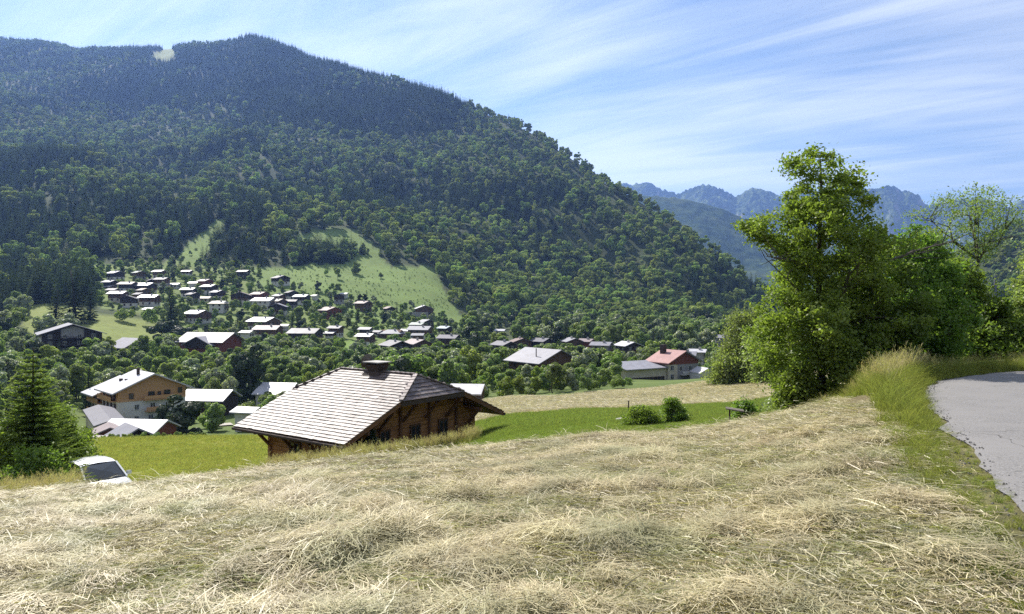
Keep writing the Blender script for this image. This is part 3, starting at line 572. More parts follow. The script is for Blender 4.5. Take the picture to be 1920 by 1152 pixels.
def house(name, label, px, py, wpx, kind='A', roof='grey', low='white', up='wood', storeys=2, pitch=0.36, th=None, group='houses of the hillside village', cat='house', ymin=235.0, Y=None, LW=None,
          split=0.45, chimney=True, ov=1.0, win=True, hip=False, z0=None, wall_h=None, mid=True, clear=True):
    """px, py: middle of the visible roof; wpx: its visible width, in photo pixels"""
    wall = wall_h or (2.5 * storeys + 0.4)
    def dims(Y):
        w = wpx / F * Y
        if LW: return LW
        return (w * 0.86, w * 0.70) if kind == 'A' else (w * 1.0, w * 0.90)
    if Y is None:
        ys = np.exp(np.linspace(np.log(ymin), np.log(1500), 500)); zs = height((px - CX) / F * ys, ys)
        hm = wall + np.array([dims(y)[1] for y in ys]) * pitch * 0.25; p = HY + F * (EYE - zs - hm) / ys; ok = np.where(p <= py)[0]; Y = float(ys[ok[0]]) if len(ok) else 600.0
    L, Wd = dims(Y); X = (px - CX) / F * Y; rise = Wd / 2 * pitch
    va = math.degrees(math.atan2(-Y, -X))       # direction towards the viewer
    t = math.radians(th if th is not None else (-22 if kind == 'A' else -62) + ((int(px * 7.3 + py * 3.1) % 41) - 20) * 0.9)
    z = (hz(X, Y) if z0 is None else z0) - 0.15
    e = link(name, None, None, (X, Y, z), t, label=label, category=cat, group=group)
    h1 = wall * split; sunk = 2.2
    MB().box(-L/2, L/2, -Wd/2, Wd/2, -sunk, h1).build('base_wall', WM[low], e)
    s = 0.06
    MB().prism([(-L/2 - s, -Wd/2 - s, h1), (-L/2 - s, Wd/2 + s, h1), (-L/2 - s, Wd/2 + s, wall), (-L/2 - s, 0, wall + rise), (-L/2 - s, -Wd/2 - s, wall)], (L + 2 * s, 0, 0)).build('upper_wall', WM[up], e)
    r = MB(); th_ = 0.22; run = Wd / 2 + ov; drop = rise * run / (Wd / 2); zt = wall + rise + 0.05
    if hip:
        a = [(-L/2 - ov, -run, zt - drop), (L/2 + ov, -run, zt - drop), (L/2 + ov, run, zt - drop), (-L/2 - ov, run, zt - drop)]; k = L * 0.22
        b = [(-k, 0, zt), (k, 0, zt)]; lo = [(x, y, q - th_) for x, y, q in a]
        r.add(a + b + lo, [(0, 1, 5, 4), (1, 2, 5), (2, 3, 4, 5), (3, 0, 4), (9, 8, 7, 6), (6, 7, 1, 0), (7, 8, 2, 1), (8, 9, 3, 2), (9, 6, 0, 3)])
    else:
        for sg in (-1, 1):
            y0, y1 = 0.0, sg * run; p = [(-L/2 - ov, y0, zt), (-L/2 - ov, y1, zt - drop), (-L/2 - ov, y1, zt - drop - th_), (-L/2 - ov, y0, zt - th_)]
            r.prism(p if sg < 0 else p[::-1], (L + 2 * ov, 0, 0))
    ro = r.build('roof', RM[roof], e)
    if chimney:
        cx = L * 0.18; cy = -Wd * 0.12; zb = wall + rise * 0.7; c = MB().box(cx - .4, cx + .4, cy - .35, cy + .35, zb - .3, zt + 0.75).build('chimney', M['stone_pale'], ro)
    if win:
        big = wpx >= 30; q = 1.0; kd = 'brown' if low != 'dark' else 'white'
        n = max(2, int(Wd // 3.2)) if big else 2
        for st in range(storeys):
            zz = 0.9 + st * 2.5
            for i in range(n): window(e, L/2 + (s if zz > h1 - 0.5 else 0) + 0.04, (i + 0.5 - n / 2) * Wd * 0.84 / n, zz, 0.0, 1.1, 1.25, kd)
            m_ = max(2, int(L // 3.4)) if big else 2
            if st == 0 or big:
                for i in range(m_): window(e, (i + 0.5 - m_ / 2) * L * 0.86 / m_, -Wd/2 - (s if zz > h1 - 0.5 else 0) - 0.04, zz, -pi / 2, 1.1, 1.25, kd)
        if big and storeys > 1:   # balcony under the gable
            b = MB(); zb = h1 + 0.0; b.box(L/2 + s, L/2 + s + 1.0, -Wd * 0.42, Wd * 0.42, zb - .15, zb)
            for y in np.linspace(-Wd * 0.42, Wd * 0.42, 7): b.bar((L/2 + s + .95, y, zb), (L/2 + s + .95, y, zb + .9), .08)
            b.box(L/2 + s + .9, L/2 + s + 1.0, -Wd * 0.42, Wd * 0.42, zb + .85, zb + .97).box(L/2 + s + .92, L/2 + s + .97, -Wd * 0.42, Wd * 0.42, zb + .2, zb + .7); b.build('balcony', WM['wood'], e)
    FOOTPRINTS.append((X, Y, max(L, Wd) * 0.62 + 1.5))
    if clear:
        hpx = (wall + rise * 0.5) / Y * F; zr = pyof(Y, z + wall + rise * 0.5); BUILDINGS.append((px - wpx * 0.5, px + wpx * 0.5, zr - rise / Y * F * 0.6, zr + (rise * 0.5 + wall * 0.45) / Y * F, Y))
    return e, Y, L, Wd, wall, rise
V = [  # px, py, width, kind, roof, low, up, label
 (217, 510, 29, 'A', 'white', 'white', 'dark', 'long white-roofed house topmost left of the village under the trees'),
 (261, 510, 23, 'A', 'green', 'grey', 'wood', 'flat green-grey roofed house in the top row of the village'),
 (299, 508, 21, 'A', 'white', 'white', 'wood', 'small bright-roofed house in the top row beside the green-grey roof'),
 (351, 508, 17, 'A', 'light', 'white', 'wood', 'tiny pale-roofed cottage alone at the top edge of the village'),
 (206, 527, 23, 'A', 'light', 'white', 'dark', 'pale-roofed house at the left end of the second village row'),
 (240, 531, 29, 'A', 'pink', 'white', 'dark', 'lilac-grey roofed chalet with dark gable in the left village cluster'),
 (272, 533, 36, 'A', 'white', 'white', 'dark', 'broad white-roofed chalet in the middle of the left village cluster'),
 (304, 523, 24, 'A', 'grey', 'white', 'wood', 'grey-roofed house just left of the tall village spruce top'),
 (287, 524, 19, 'G', 'grey', 'grey', 'dark', 'narrow dark gabled barn above the broad white-roofed chalet'),
 (364, 530, 16, 'A', 'white', 'white', 'white', 'small white shed roof right of the tall village spruce'),
 (385, 525, 25, 'A', 'pink', 'red', 'red', 'red-brown walled house with pinkish roof in the upper village'),
 (393, 536, 28, 'A', 'light', 'white', 'dark', 'pale-roofed chalet with dark eaves below the red-brown house'),
 (354, 541, 25, 'A', 'green', 'white', 'dark', 'greenish roofed chalet just right of the tall village spruce'),
 (362, 550, 23, 'A', 'grey', 'white', 'dark', 'slate-roofed chalet directly below the greenish roofed one'),
 (270, 542, 22, 'A', 'tan', 'white', 'wood', 'pale tan-roofed house below the broad white-roofed chalet'),
 (222, 548, 31, 'A', 'white', 'cream', 'wood', 'wide pinkish-white roof on the lower left of the village'),
 (242, 557, 28, 'G', 'dark', 'white', 'dark', 'dark-roofed gabled chalet on the lower left of the village'),
 (262, 550, 20, 'A', 'grey', 'white', 'wood', 'small slate-roofed house behind the dark gabled chalet'),
 (281, 555, 33, 'A', 'white', 'white', 'wood', 'low wide white-roofed house left of the spruce foot'),
 (207, 536, 17, 'A', 'light', 'white', 'wood', 'little pale-roofed annex below the leftmost second-row house'),
 (212, 542, 19, 'A', 'grey', 'grey', 'wood', 'small grey-roofed shed above the wide pinkish-white roof'),
 (329, 532, 17, 'A', 'white', 'white', 'white', 'bright little roof half hidden behind the village spruce'),
 (386, 558, 19, 'A', 'tan', 'cream', 'cream', 'small tan-roofed cottage left of the cream hipped house'),
 (411, 566, 32, 'H', 'tan', 'white', 'white', 'white house with cream hipped roof and two storeys'),
 (371, 585, 44, 'A', 'white', 'white', 'wood', 'large white-roofed chalet above the big brown chalet'),
 (280, 578, 18, 'A', 'white', 'white', 'white', 'white shed roof among shrubs below the village'),
 (457, 508, 21, 'A', 'grey', 'dark', 'dark', 'dark barn at the top of the meadow edge'),
 (526, 519, 27, 'G', 'dark', 'white', 'dark', 'lone dark chalet with white ground floor on the open meadow'),
 (409, 546, 25, 'A', 'light', 'white', 'dark', 'grey-roofed house in the middle of the village centre row'),
 (452, 551, 36, 'G', 'pink', 'white', 'dark', 'brown gabled chalet with lilac roof in the village centre'),
 (487, 550, 29, 'A', 'brown', 'red', 'red', 'red-brown roofed house in the village centre'),
 (496, 561, 41, 'A', 'white', 'white', 'white', 'brightest white roof in the village centre'),
 (524, 553, 23, 'A', 'grey', 'white', 'wood', 'slate-roofed house right of the brightest white roof'),
 (547, 547, 20, 'G', 'dark', 'white', 'dark', 'dark narrow chalet at the foot of the open meadow'),
 (566, 554, 27, 'A', 'blue', 'white', 'dark', 'light blue roofed house at the meadow foot'),
 (521, 562, 26, 'A', 'tan', 'white', 'wood', 'pale tan-grey roof tucked below the brightest white roof'),
 (521, 572, 33, 'G', 'light', 'white', 'dark', 'dark gabled chalet with pale roof below the bright roofs'),
 (547, 563, 20, 'A', 'dark', 'grey', 'dark', 'dark small-roofed barn right of the pale tan-grey roof'),
 (495, 598, 53, 'A', 'white', 'white', 'wood', 'large bright white roof with chimney in the lower village'),
 (503, 613, 48, 'A', 'pink', 'white', 'wood', 'pinkish-brown roofed chalet in front of the large white roof'),
 (573, 619, 58, 'A', 'grey', 'white', 'dark', 'long blue-grey slate-roofed chalet in the lower village'),
 (630, 613, 25, 'A', 'grey', 'white', 'wood', 'small grey-roofed house right of the long slate-roofed chalet'),
 (620, 623, 19, 'A', 'light', 'white', 'wood', 'low pale garage roof below the small grey-roofed house'),
 (619, 578, 33, 'G', 'brown', 'red', 'red', 'red-brown gabled chalet above the round green trees'),
 (464, 621, 22, 'A', 'light', 'white', 'white', 'pale roof at the right end of the big brown chalet'),
 (533, 609, 15, 'A', 'white', 'white', 'white', 'tiny white roof behind the pinkish-brown chalet'),
 (636, 553, 20, 'G', 'dark', 'grey', 'dark', 'dark gabled barn beside small firs at the meadow foot'),
 (591, 554, 11, 'A', 'white', 'white', 'white', 'tiny white hut at the meadow foot'),
 (646, 550, 12, 'A', 'white', 'white', 'white', 'small white roof at the meadow foot beside the dark barn'),
 (681, 567, 28, 'A', 'brown', 'wood', 'wood', 'dull purple-brown roofed chalet half hidden by dark trees'),
 (730, 577, 18, 'G', 'brown', 'grey', 'dark', 'small dark brown gabled chalet under the meadow'),
 (795, 576, 33, 'G', 'white', 'wood', 'wood', 'chalet with bright roof highest on the right of the meadow foot'),
 (799, 601, 22, 'G', 'light', 'dark', 'dark', 'dark barn with pale roof below the right-hand meadow chalet'),
 (784, 606, 26, 'A', 'green', 'wood', 'wood', 'greenish-grey low roof left of the dark barn'),
 (788, 614, 43, 'A', 'light', 'white', 'wood', 'wide pale grey roof in the right part of the village'),
 (686, 615, 22, 'A', 'light', 'dark', 'dark', 'slate-grey roof against dark trees in the right village part'),
 (686, 627, 31, 'A', 'white', 'white', 'wood', 'bright-roofed chalet at the top of the green knoll'),
 (709, 621, 17, 'A', 'grey', 'wood', 'wood', 'small grey roof between the bright-roofed and hipped houses'),
 (735, 621, 45, 'H', 'light', 'wood', 'wood', 'broad house with pale hipped roof'),
 (762, 618, 19, 'A', 'white', 'white', 'wood', 'pale roof just right of the broad hipped house'),
 (784, 626, 20, 'A', 'light', 'white', 'wood', 'pale roof behind the brown gable-fronted chalet'),
 (742, 642, 46, 'G', 'grey', 'dark', 'dark', 'dark brown gabled chalet left of the twin chalets'),
 (783, 639, 40, 'G', 'pink', 'white', 'wood', 'brown gable-fronted chalet with white arcaded ground floor'),
 (835, 613, 24, 'A', 'blue', 'white', 'dark', 'small pale blue roofed house at the right village edge'),
 (842, 630, 38, 'A', 'grey', 'wood', 'dark', 'dark chalet with glinting grey roof at the right village edge'),
 (945, 642, 34, 'G', 'grey', 'dark', 'dark', 'leftmost of the row of brown valley chalets'),
 (977, 636, 35, 'G', 'brown', 'wood', 'wood', 'brown chalet second in the valley row'),
 (1016, 636, 29, 'G', 'grey', 'wood', 'dark', 'slate-roofed chalet third in the valley row'),
 (1073, 636, 32, 'G', 'light', 'wood', 'wood', 'chalet with pale roof beside tall valley trees'),
 (1100, 637, 28, 'A', 'pink', 'red', 'red', 'pinkish-red roofed house in the valley row'),
 (1128, 643, 36, 'A', 'light', 'grey', 'grey', 'grey-purple roofed house with low wings in the valley row'),
 (1178, 643, 36, 'G', 'white', 'dark', 'dark', 'dark chalet with bright roof at the right end of the valley row'),
 (1284, 661, 40, 'A', 'light', 'white', 'white', 'long pale hall roof above the red-gabled hotel'),
 (1308, 656, 28, 'A', 'white', 'white', 'grey', 'second pale hall roof behind the long one'),
 (938, 618, 17, 'A', 'white', 'white', 'white', 'small white roof beneath the wooded slope'),
]
VNAME = {'A': 'village_house', 'G': 'chalet', 'H': 'hipped_house'}
for (px, py, w, kd, rf, lo, up, lab) in V:
    nm = 'barn' if 'barn' in lab else 'shed' if ('shed' in lab or 'hut' in lab or 'garage' in lab) else VNAME[kd]
    house(nm, lab, px, py, w, 'A' if kd == 'H' else kd, rf, lo, up, 1 if w < 20 or kd == 'H' and w > 40 else 2, hip=(kd == 'H'), group='houses along the valley floor' if px > 900 else 'houses of the hillside village', cat='barn' if nm == 'barn' else 'house', chimney=w > 22, win=w >= 17)
# --- larger buildings below the village
house('barn', 'pale-roofed barn with dark gable standing in the cut meadow', 247, 629, 62, 'A', 'light', 'white', 'dark', 1, th=-32, Y=318, LW=(12, 13.5), group=None, cat='barn', win=False, chimney=False, wall_h=3.6, split=0.5, pitch=0.5)
e, Y, L, Wd, wl_, rs = house('large_chalet', 'big brown chalet with white ground floor and wide pale roof', 395, 624, 100, 'A', 'light', 'white', 'red', 3, th=-14, Y=300, LW=(19, 13), group=None, chimney=False, ov=1.4, pitch=0.45, win=False, split=0.42, clear=True)
for i in range(7): window(e, -8 + i * 2.6, -6.62, 1.1, -pi / 2, 1.1, 1.4, 'brown')
for i in range(4): window(e, -6 + i * 4, -6.66, 4.6, -pi / 2, 1.1, 1.3, 'brown')
gb = MB(); gb.prism([(-5.5, -6.4, 5.2), (5.5, -6.4, 5.2), (5.5, -6.4, 6.6), (0, -6.4, 9.2), (-5.5, -6.4, 6.6)], (0, -1.6, 0)).build('cross_gable', WM['dark'], e)
gr = MB()
for sg in (-1, 1): gr.prism([(0, 0.5, 9.6), (sg * 7, 0.5, 6.25), (sg * 7, 0.5, 5.95), (0, 0.5, 9.3)] if sg < 0 else [(0, 0.5, 9.3), (sg * 7, 0.5, 5.95), (sg * 7, 0.5, 6.25), (0, 0.5, 9.6)], (0, -9.6, 0))
gr.build('cross_gable_roof', RM['light'], e)
# dark apartment house on the left
e, Y, L, Wd, wl_, rs = house('apartment_house', 'dark four-storey timber apartment house with grey roof and shaded gable', 132, 628, 100, 'G', 'light', 'white', 'dark', 4, th=-55, Y=280, LW=(17, 19), group=None, chimney=False, ov=1.5, pitch=0.34, win=False, split=0.05, clear=True, cat='building', wall_h=11.0)
for st in range(4):
    zz = 1.6 + st * 2.5
    for i in range(4): window(e, L/2 + .10, -7 + i * 4.6, zz, 0.0, 1.3, 1.4, 'white')
    b = MB(); b.box(L/2 + .06, L/2 + 1.2, -6.0, 5.4, zz - .35, zz - .2)
    for y in np.linspace(-5.95, 5.35, 12): b.bar((L/2 + 1.15, y, zz - .2), (L/2 + 1.15, y, zz + .7), .07)
    b.box(L/2 + 1.1, L/2 + 1.2, -6, 5.4, zz + .65, zz + .75); b.build('balcony', WM['dark'], e)
    for i in range(4): window(e, -6.4 + i * 4.2, -Wd/2 - .10, zz, -pi / 2, 1.0, 1.2, 'brown')
MB().box(-L/2 - .09, L/2 + .09, -Wd/2 - .09, -Wd/2 - .065, -1, 10.4).build('side_wall', WM['white'], e)
MB().prism([(L/2 + .075, -3.6, 9.3), (L/2 + .075, 3.6, 9.3), (L/2 + .075, 3.6, 12.3), (L/2 + .075, 0, 13.5), (L/2 + .075, -3.6, 12.3)], (0.03, 0, 0)).build('gable_panel', WM['grey'], e)
# orange and white residence with a lower wing
def residence():
    X, Y = (270 - CX) / F * 163, 163.0; z = EYE + (HY - 793) / F * 157; L, Wd, wall, rise = 11.0, 13.6, 7.2, 3.0; t = radians(-46)
    e = link('residence', None, None, (X, Y, z), t, label='orange larch and white rendered residence with balconies and pale metal roof', category='building')
    MB().box(-L/2, L/2, -Wd/2, Wd/2, -4, 4.6).build('base_wall', WM['white'], e)
    s = .05; MB().prism([(-L/2 - s, -Wd/2 - s, 4.6), (-L/2 - s, Wd/2 + s, 4.6), (-L/2 - s, Wd/2 + s, wall), (-L/2 - s, 0, wall + rise), (-L/2 - s, -Wd/2 - s, wall)], (L + 2 * s, 0, 0)).build('upper_wall', WM['orange'], e)
    def gable_roof(L0, L1, Wd, zt, rise, ov, vc=0.0):
        r = MB(); run = Wd / 2 + ov; drop = rise * run / (Wd / 2)
        for sg in (-1, 1):
            p = [(L0, vc, zt), (L0, vc + sg * run, zt - drop), (L0, vc + sg * run, zt - drop - .28), (L0, vc, zt - .28)]; r.prism(p if sg < 0 else p[::-1], (L1 - L0, 0, 0))
        return r
    ro = gable_roof(-L/2 - .5, L/2 + 1.3, Wd, wall + rise + .1, rise, 1.5).build('roof', RM['white'], e)
    MB().box(.2, .8, -1.6, -1.1, wall + rise - .7, wall + rise + .9).build('chimney', M['timber_dark'], ro)
    for (x, y) in ((-1.5, -4.2), (0.2, -3.6)): MB().box(x - .35, x + .35, y - .3, y + .3, wall + rise - 2.0 + .1, wall + rise - 1.35).build('roof_vent', M['timber_dark'], ro)
    for (y, zz, w, h, k) in ((-4.3, 5.1, .9, 1.2, 'brown'), (-0.3, 4.9, 1.3, 1.5, 'brown'), (1.3, 5.0, .7, 1.3, 'brown'), (2.9, 5.0, 1.3, 1.5, 'brown'), (5.6, 5.6, .9, 1.2, 'brown'),
                             (-3.2, 2.7, .9, 1.2, 'white'), (0.0, 2.5, 1.1, 1.5, 'white'), (3.0, 2.6, 1, 1.3, 'white'), (-3.2, 0.4, .9, 1.1, 'white'), (-0.4, 0.3, 1.0, 1.2, 'white'), (2.8, 0.4, 1, 1.2, 'white')):
        window(e, L/2 + (.12 if zz > 4.5 else .06), y, zz, 0.0, w, h, k)
    for (y0, y1, zz) in ((-2.0, 4.6, 4.75), (-1.6, 1.4, 2.35)):
        b = MB().box(L/2 + .06, L/2 + 1.1, y0, y1, zz - .15, zz); b.box(L/2 + 1.03, L/2 + 1.1, y0, y1, zz + .1, zz + .85); b.build('balcony', WM['orange'], e)
    for zz in (0.3, 2.5, 4.8):
        if zz > 1: 
            b = MB().box(-L/2 + .2, L/2 - 1.2, -Wd/2 - 1.1, -Wd/2 - .06, zz - .18, zz); b.box(-L/2 + .2, L/2 - 1.2, -Wd/2 - 1.1, -Wd/2 - 1.03, zz + .05, zz + .9); b.build('balcony', WM['orange'], e)
        for x in (-3.9, -1.4, 1.1, 3.6): window(e, x, -Wd/2 - (.12 if zz > 4.5 else .06), zz + .1, -pi / 2, 1.0, 1.55, 'brown')
    # lower wing
    MB().box(-L/2 - 8.6, -L/2 - .06, -Wd/2 + .2, Wd/2 - 1, -4, 3.4).build('wing_base_wall', WM['white'], e)
    MB().box(-L/2 - 8.64, -L/2 - .06, -Wd/2 + .16, Wd/2 - .96, 3.4, 5.7).build('wing_upper_wall', WM['orange'], e)
    gable_roof(-L/2 - 9.7, -L/2 - .58, Wd - 1, 5.7 + 2.6, 2.5, 1.9, -.4).build('wing_roof', RM['white'], e)
    for zz in (0.9, 3.4):
        b = MB().box(-L/2 - 8.4, -L/2 - .3, -Wd/2 - .9, -Wd/2 + .15, zz - .18, zz); b.box(-L/2 - 8.4, -L/2 - .3, -Wd/2 - .9, -Wd/2 - .83, zz + .05, zz + .9); b.build('balcony', WM['orange'], e)
        for x in (-7.4, -5.0, -2.6): window(e, -L/2 + x, -Wd/2 + .12, zz + .1, -pi / 2, 1.0, 1.5, 'brown')
    BUILDINGS.append((172, 362, 694, 790, 150))
residence()
house('service_building', 'long beige service building with dark roof edge sloping beside the residence', 196, 779, 70, 'A', 'grey', 'cream', 'cream', 1, th=-56, Y=140, LW=(22, 4.5), group=None, chimney=False, ov=.5, pitch=0.3, win=False, wall_h=3.0, cat='building', z0=-23.2)
house('barn', 'red-walled barn with white corrugated roof behind the dark shed', 262, 795, 66, 'A', 'white', 'red', 'red', 1, th=-8, Y=118, LW=(8.5, 6.0), group='small barns below the residence', chimney=False, ov=.6, pitch=.42, win=False, wall_h=2.6, cat='barn', z0=-21.2)
house('barn', 'small red-walled barn with pinkish roof left of the white corrugated roof', 205, 803, 34, 'A', 'pink', 'red', 'red', 1, th=-60, Y=114, LW=(5.0, 3.6), group='small barns below the residence', chimney=False, ov=.5, pitch=.42, win=False, wall_h=2.3, cat='barn', z0=-20.6)
house('shed', 'dark gabled shed with slate-grey roof nearest the left meadow', 247, 809, 72, 'G', 'light', 'dark', 'dark', 1, th=-48, Y=103, LW=(5.2, 5.6), group='small barns below the residence', chimney=False, ov=.6, pitch=.55, win=False, wall_h=1.9, cat='shed', z0=-19.2)
house('shed', 'low lean-to with pinkish-grey roof beside the dark gabled shed', 196, 817, 26, 'A', 'pink', 'dark', 'dark', 1, th=-10, Y=101, LW=(2.6, 2.6), group='small barns below the residence', chimney=False, ov=.4, pitch=.3, win=False, wall_h=1.2, cat='shed', z0=-18.4)
house('workshop', 'dark workshop with bright white sheet roof right of the residence', 394, 738, 84, 'A', 'white', 'dark', 'dark', 1, th=-6, Y=172, LW=(9.5, 8), group=None, chimney=False, ov=.8, pitch=.42, win=False, wall_h=3.6, cat='building', z0=-24.5)
house('hall', 'white-roofed hall left behind the wooden chalet roof', 524, 713, 56, 'A', 'white', 'white', 'white', 1, th=-10, Y=190, LW=(8, 9), group=None, chimney=False, ov=.8, pitch=.45, win=False, wall_h=3.5, cat='building')
house('hall', 'pale low roof touching the wooden chalet\'s left roof edge', 582, 718, 52, 'A', 'white', 'white', 'white', 1, th=-4, Y=182, LW=(8, 7), group=None, chimney=True, ov=.6, pitch=.3, win=False, wall_h=2.6, cat='building')
house('shed', 'small garden shed with white roof and white posts above the left meadow', 466, 755, 40, 'A', 'white', 'white', 'white', 1, th=-15, Y=138, LW=(3.4, 3.4), group=None, chimney=False, ov=.7, pitch=.3, win=False, wall_h=2.2, cat='shed', z0=-21.0)
house('shed', 'white sheet roof directly right of the wooden chalet hip', 877, 723, 64, 'A', 'white', 'wood', 'wood', 1, th=-8, Y=130, LW=(4.8, 5.5), group=None, chimney=False, ov=.6, pitch=.4, win=False, wall_h=2.6, cat='shed')
e, Y, L, Wd, wl_, rs = house('large_chalet', 'large brown chalet with grey roof and thin flue among valley trees', 1018, 691, 116, 'G', 'light', 'wood', 'wood', 2, th=-52, Y=205, LW=(13, 13.5), group=None, chimney=False, ov=1.2, pitch=.42, win=True, wall_h=5.6)
MB().tube([(2.5, -4.5, 6), (2.5, -4.5, 8.8)], .14, 8).build('flue', M['timber_dark'], e)
MB().box(L/2 + .12, L/2 + .16, -4, -.6, 2.9, 4.3).build('yellow_panel', surf('yellow_board', (.45, .32, .05)), e)
# hotel with red gable
def hotel():
    Y = 212.0; X = (1262 - CX) / F * Y; z = hz(X, Y) - 0.2; t = radians(-58); L, Wd, wall, rise = 8.0, 11.5, 6.0, 2.7
    e = link('hotel', None, None, (X, Y, z), t, label='cream hotel with red boarded gable, red and grey roof and terrace', category='hotel')
    MB().box(-L/2, L/2, -Wd/2, Wd/2, -4, 5.0).build('base_wall', WM['cream'], e); s = .05
    MB().prism([(-L/2 - s, -Wd/2 - s, 5), (-L/2 - s, Wd/2 + s, 5), (-L/2 - s, Wd/2 + s, wall), (-L/2 - s, 0, wall + rise), (-L/2 - s, -Wd/2 - s, wall)], (L + 2 * s, 0, 0)).build('upper_wall', WM['red'], e)
    MB().box(L/2, L/2 + .04, -2.2, Wd/2, 0.4, 4.98).build('recess_wall', WM['grey'], e)
    for sg, nm, rf in ((-1, 'roof', 'red'), (1, 'rear_roof', 'light')):
        run = Wd/2 + 1.1; drop = rise * run / (Wd / 2); p = [(-L/2 - .6, 0, wall + rise + .1), (-L/2 - .6, sg * run, wall + rise + .1 - drop), (-L/2 - .6, sg * run, wall + rise - .15 - drop), (-L/2 - .6, 0, wall + rise - .15)]
        ro = MB().prism(p if sg < 0 else p[::-1], (L + 1.9, 0, 0)).build(nm, RM[rf], e)
    MB().box(-2.6, -1.2, -2.6, -1.4, wall + 1.2, wall + rise + 1.5).build('chimney', M['timber_dark'], e)
    for (y, zz) in ((-4.3, 1.0), (-4.3, 3.4), (-1, 3.1), (2.6, 3.1)): window(e, L/2 + .08, y, zz, 0.0, 1.2, 1.4, 'white')
    for x in (-1.8, 1.8): window(e, x, -Wd/2 - .06, 3.2, -pi / 2, 1.1, 1.2, 'brown')
    b = MB().box(L/2 + .06, L/2 + 1.4, -1.5, Wd/2 + 1.5, 2.0, 2.2); b.box(L/2 + 1.32, L/2 + 1.4, -1.5, Wd/2 + 1.5, 2.3, 3.1); b.build('balcony', M['frame_white'], e)
    # long wing to the left with grey roof and dark glazed terrace
    x0, x1 = -1.2, 3.4; w0, w1 = -Wd/2 - 14.5, -Wd/2 - .06
    t2 = radians(45)
    MB().box(x0 - 2.2, x1, w0, w1, -4, 4.3).build('wing_wall', WM['cream'], e)
    MB().hexa([(x0 - 3, w0 - .8, 5.6), (x1 + 1, w0 - .8, 4.2), (x1 + 1, w1, 4.2), (x0 - 3, w1, 5.6), (x0 - 3, w0 - .8, 5.85), (x1 + 1, w0 - .8, 4.45), (x1 + 1, w1, 4.45), (x0 - 3, w1, 5.85)]).build('wing_roof', RM['light'], e)
    for i in range(9): window(e, x1 + .06, w0 + 2.2 + i * 1.35, 0.5, 0.0, 1.2, 1.5, 'brown')
    MB().box(x1 + .06, x1 + 3.5, w0 + 1, w1, -1.2, 0.0).build('terrace', M['stone_pale'], e)
    r = MB(); r.box(x1 + 3.4, x1 + 3.46, w0 + 1, w1, .75, .85)
    for y in np.linspace(w0 + 1, w1, 14): r.bar((x1 + 3.43, y, 0), (x1 + 3.43, y, .85), .07)
    r.box(x1 + 3.41, x1 + 3.45, w0 + 1, w1, .1, .6); r.build('railing', WM['dark'], e)
    BUILDINGS.append((1172, 1312, 672, 727, 200))
hotel()
house('marquee', 'white peaked marquee roof beside the red-gabled hotel', 1318, 707, 34, 'G', 'white', 'white', 'white', 1, th=-70, Y=205, LW=(5, 5), group=None, chimney=False, ov=.2, pitch=.5, win=False, wall_h=2.0, cat='tent')
house('house', 'grey-fronted house glimpsed behind trees right of the long hall', 1357, 657, 24, 'G', 'grey', 'grey', 'grey', 2, Y=430, group='houses along the valley floor')
# church spire on the right, beyond the roadside trees
def church():
    Y = 560.0; X = (1866 - CX) / F * Y; z = hz(X, Y); top = EYE + (HY - 512) / F * Y; e = link('church', None, None, (X, Y, z), radians(-30), label='slender slate church spire rising behind the roadside trees', category='church')
    b = top - z; sb = b - 23; MB().box(-2.6, 2.6, -2.6, 2.6, -3, sb).build('tower', WM['grey'], e)
    sp_ = MB(); n = 8; a = np.arange(n) * 2 * pi / n + pi / 8
    ring = lambda r, z_: [(r * cos(t_), r * sin(t_), z_) for t_ in a]
    v = ring(3.2, sb - .2) + ring(2.2, sb + 4) + ring(.12, b); sp_.add(v, [tuple(range(n))[::-1]] + [(k * n + j, k * n + (j + 1) % n, (k + 1) * n + (j + 1) % n, (k + 1) * n + j) for k in range(2) for j in range(n)] + [tuple(range(2 * n, 3 * n))])
    sp_.build('spire', RM['grey'], e); MB().box(-2.4 - 14, -2.61, -4.5, 4.5, -3, 8).build('nave_wall', WM['grey'], e)
    r = MB()
    for sg in (-1, 1):
        p = [(-17, 0, 13), (-17, sg * 5.2, 7.6), (-17, sg * 5.2, 7.3), (-17, 0, 12.7)]; r.prism(p if sg < 0 else p[::-1], (14.3, 0, 0))
    r.build('nave_roof', RM['grey'], e); MB().bar((0, 0, b), (0, 0, b + 1.6), .14).bar((-.5, 0, b + 1), (.5, 0, b + 1), .14).build('cross', M['timber_dark'], e)
church()
# street lamp and power pole near the village
def lamp():
    Y = y_at(826, 690, 200); X = (826 - CX) / F * Y; z = hz(X, Y); e = link('street_lamp', None, None, (X, Y, z), label='street lamp with pale head above the chalet roof ridge', category='lamp')
    h = (690 - 652) / F * Y; MB().tube([(0, 0, -.2), (0, 0, h)], .10, 8).build('pole', M['stone_pale'], e); MB().tube([(0, 0, h - .1), (-.5, 0, h + .25), (-1.3, 0, h + .3)], .06, 6).build('arm', M['stone_pale'], e)
    MB().hexa([(-2.0, -.22, h + .18), (-1.1, -.22, h + .18), (-1.1, .22, h + .18), (-2.0, .22, h + .18), (-1.9, -.15, h + .42), (-1.1, -.15, h + .42), (-1.1, .15, h + .42), (-1.9, .15, h + .42)]).build('lamp_head', M['frame_white'], e)
    Y = y_at(833, 613, 300); X = (833 - CX) / F * Y; z = hz(X, Y); e = link('power_pole', None, None, (X, Y, z), label='thin power pole in the meadow above the pale blue roof', category='pole')
    h = 25 / F * Y; MB().tube([(0, 0, -.5), (0, 0, h)], [.16, .11], 8).build('pole', M['timber_dark'], e); MB().bar((-.9, 0, h - .5), (.9, 0, h - .5), .12).build('crossarm', M['timber_dark'], e)
lamp()
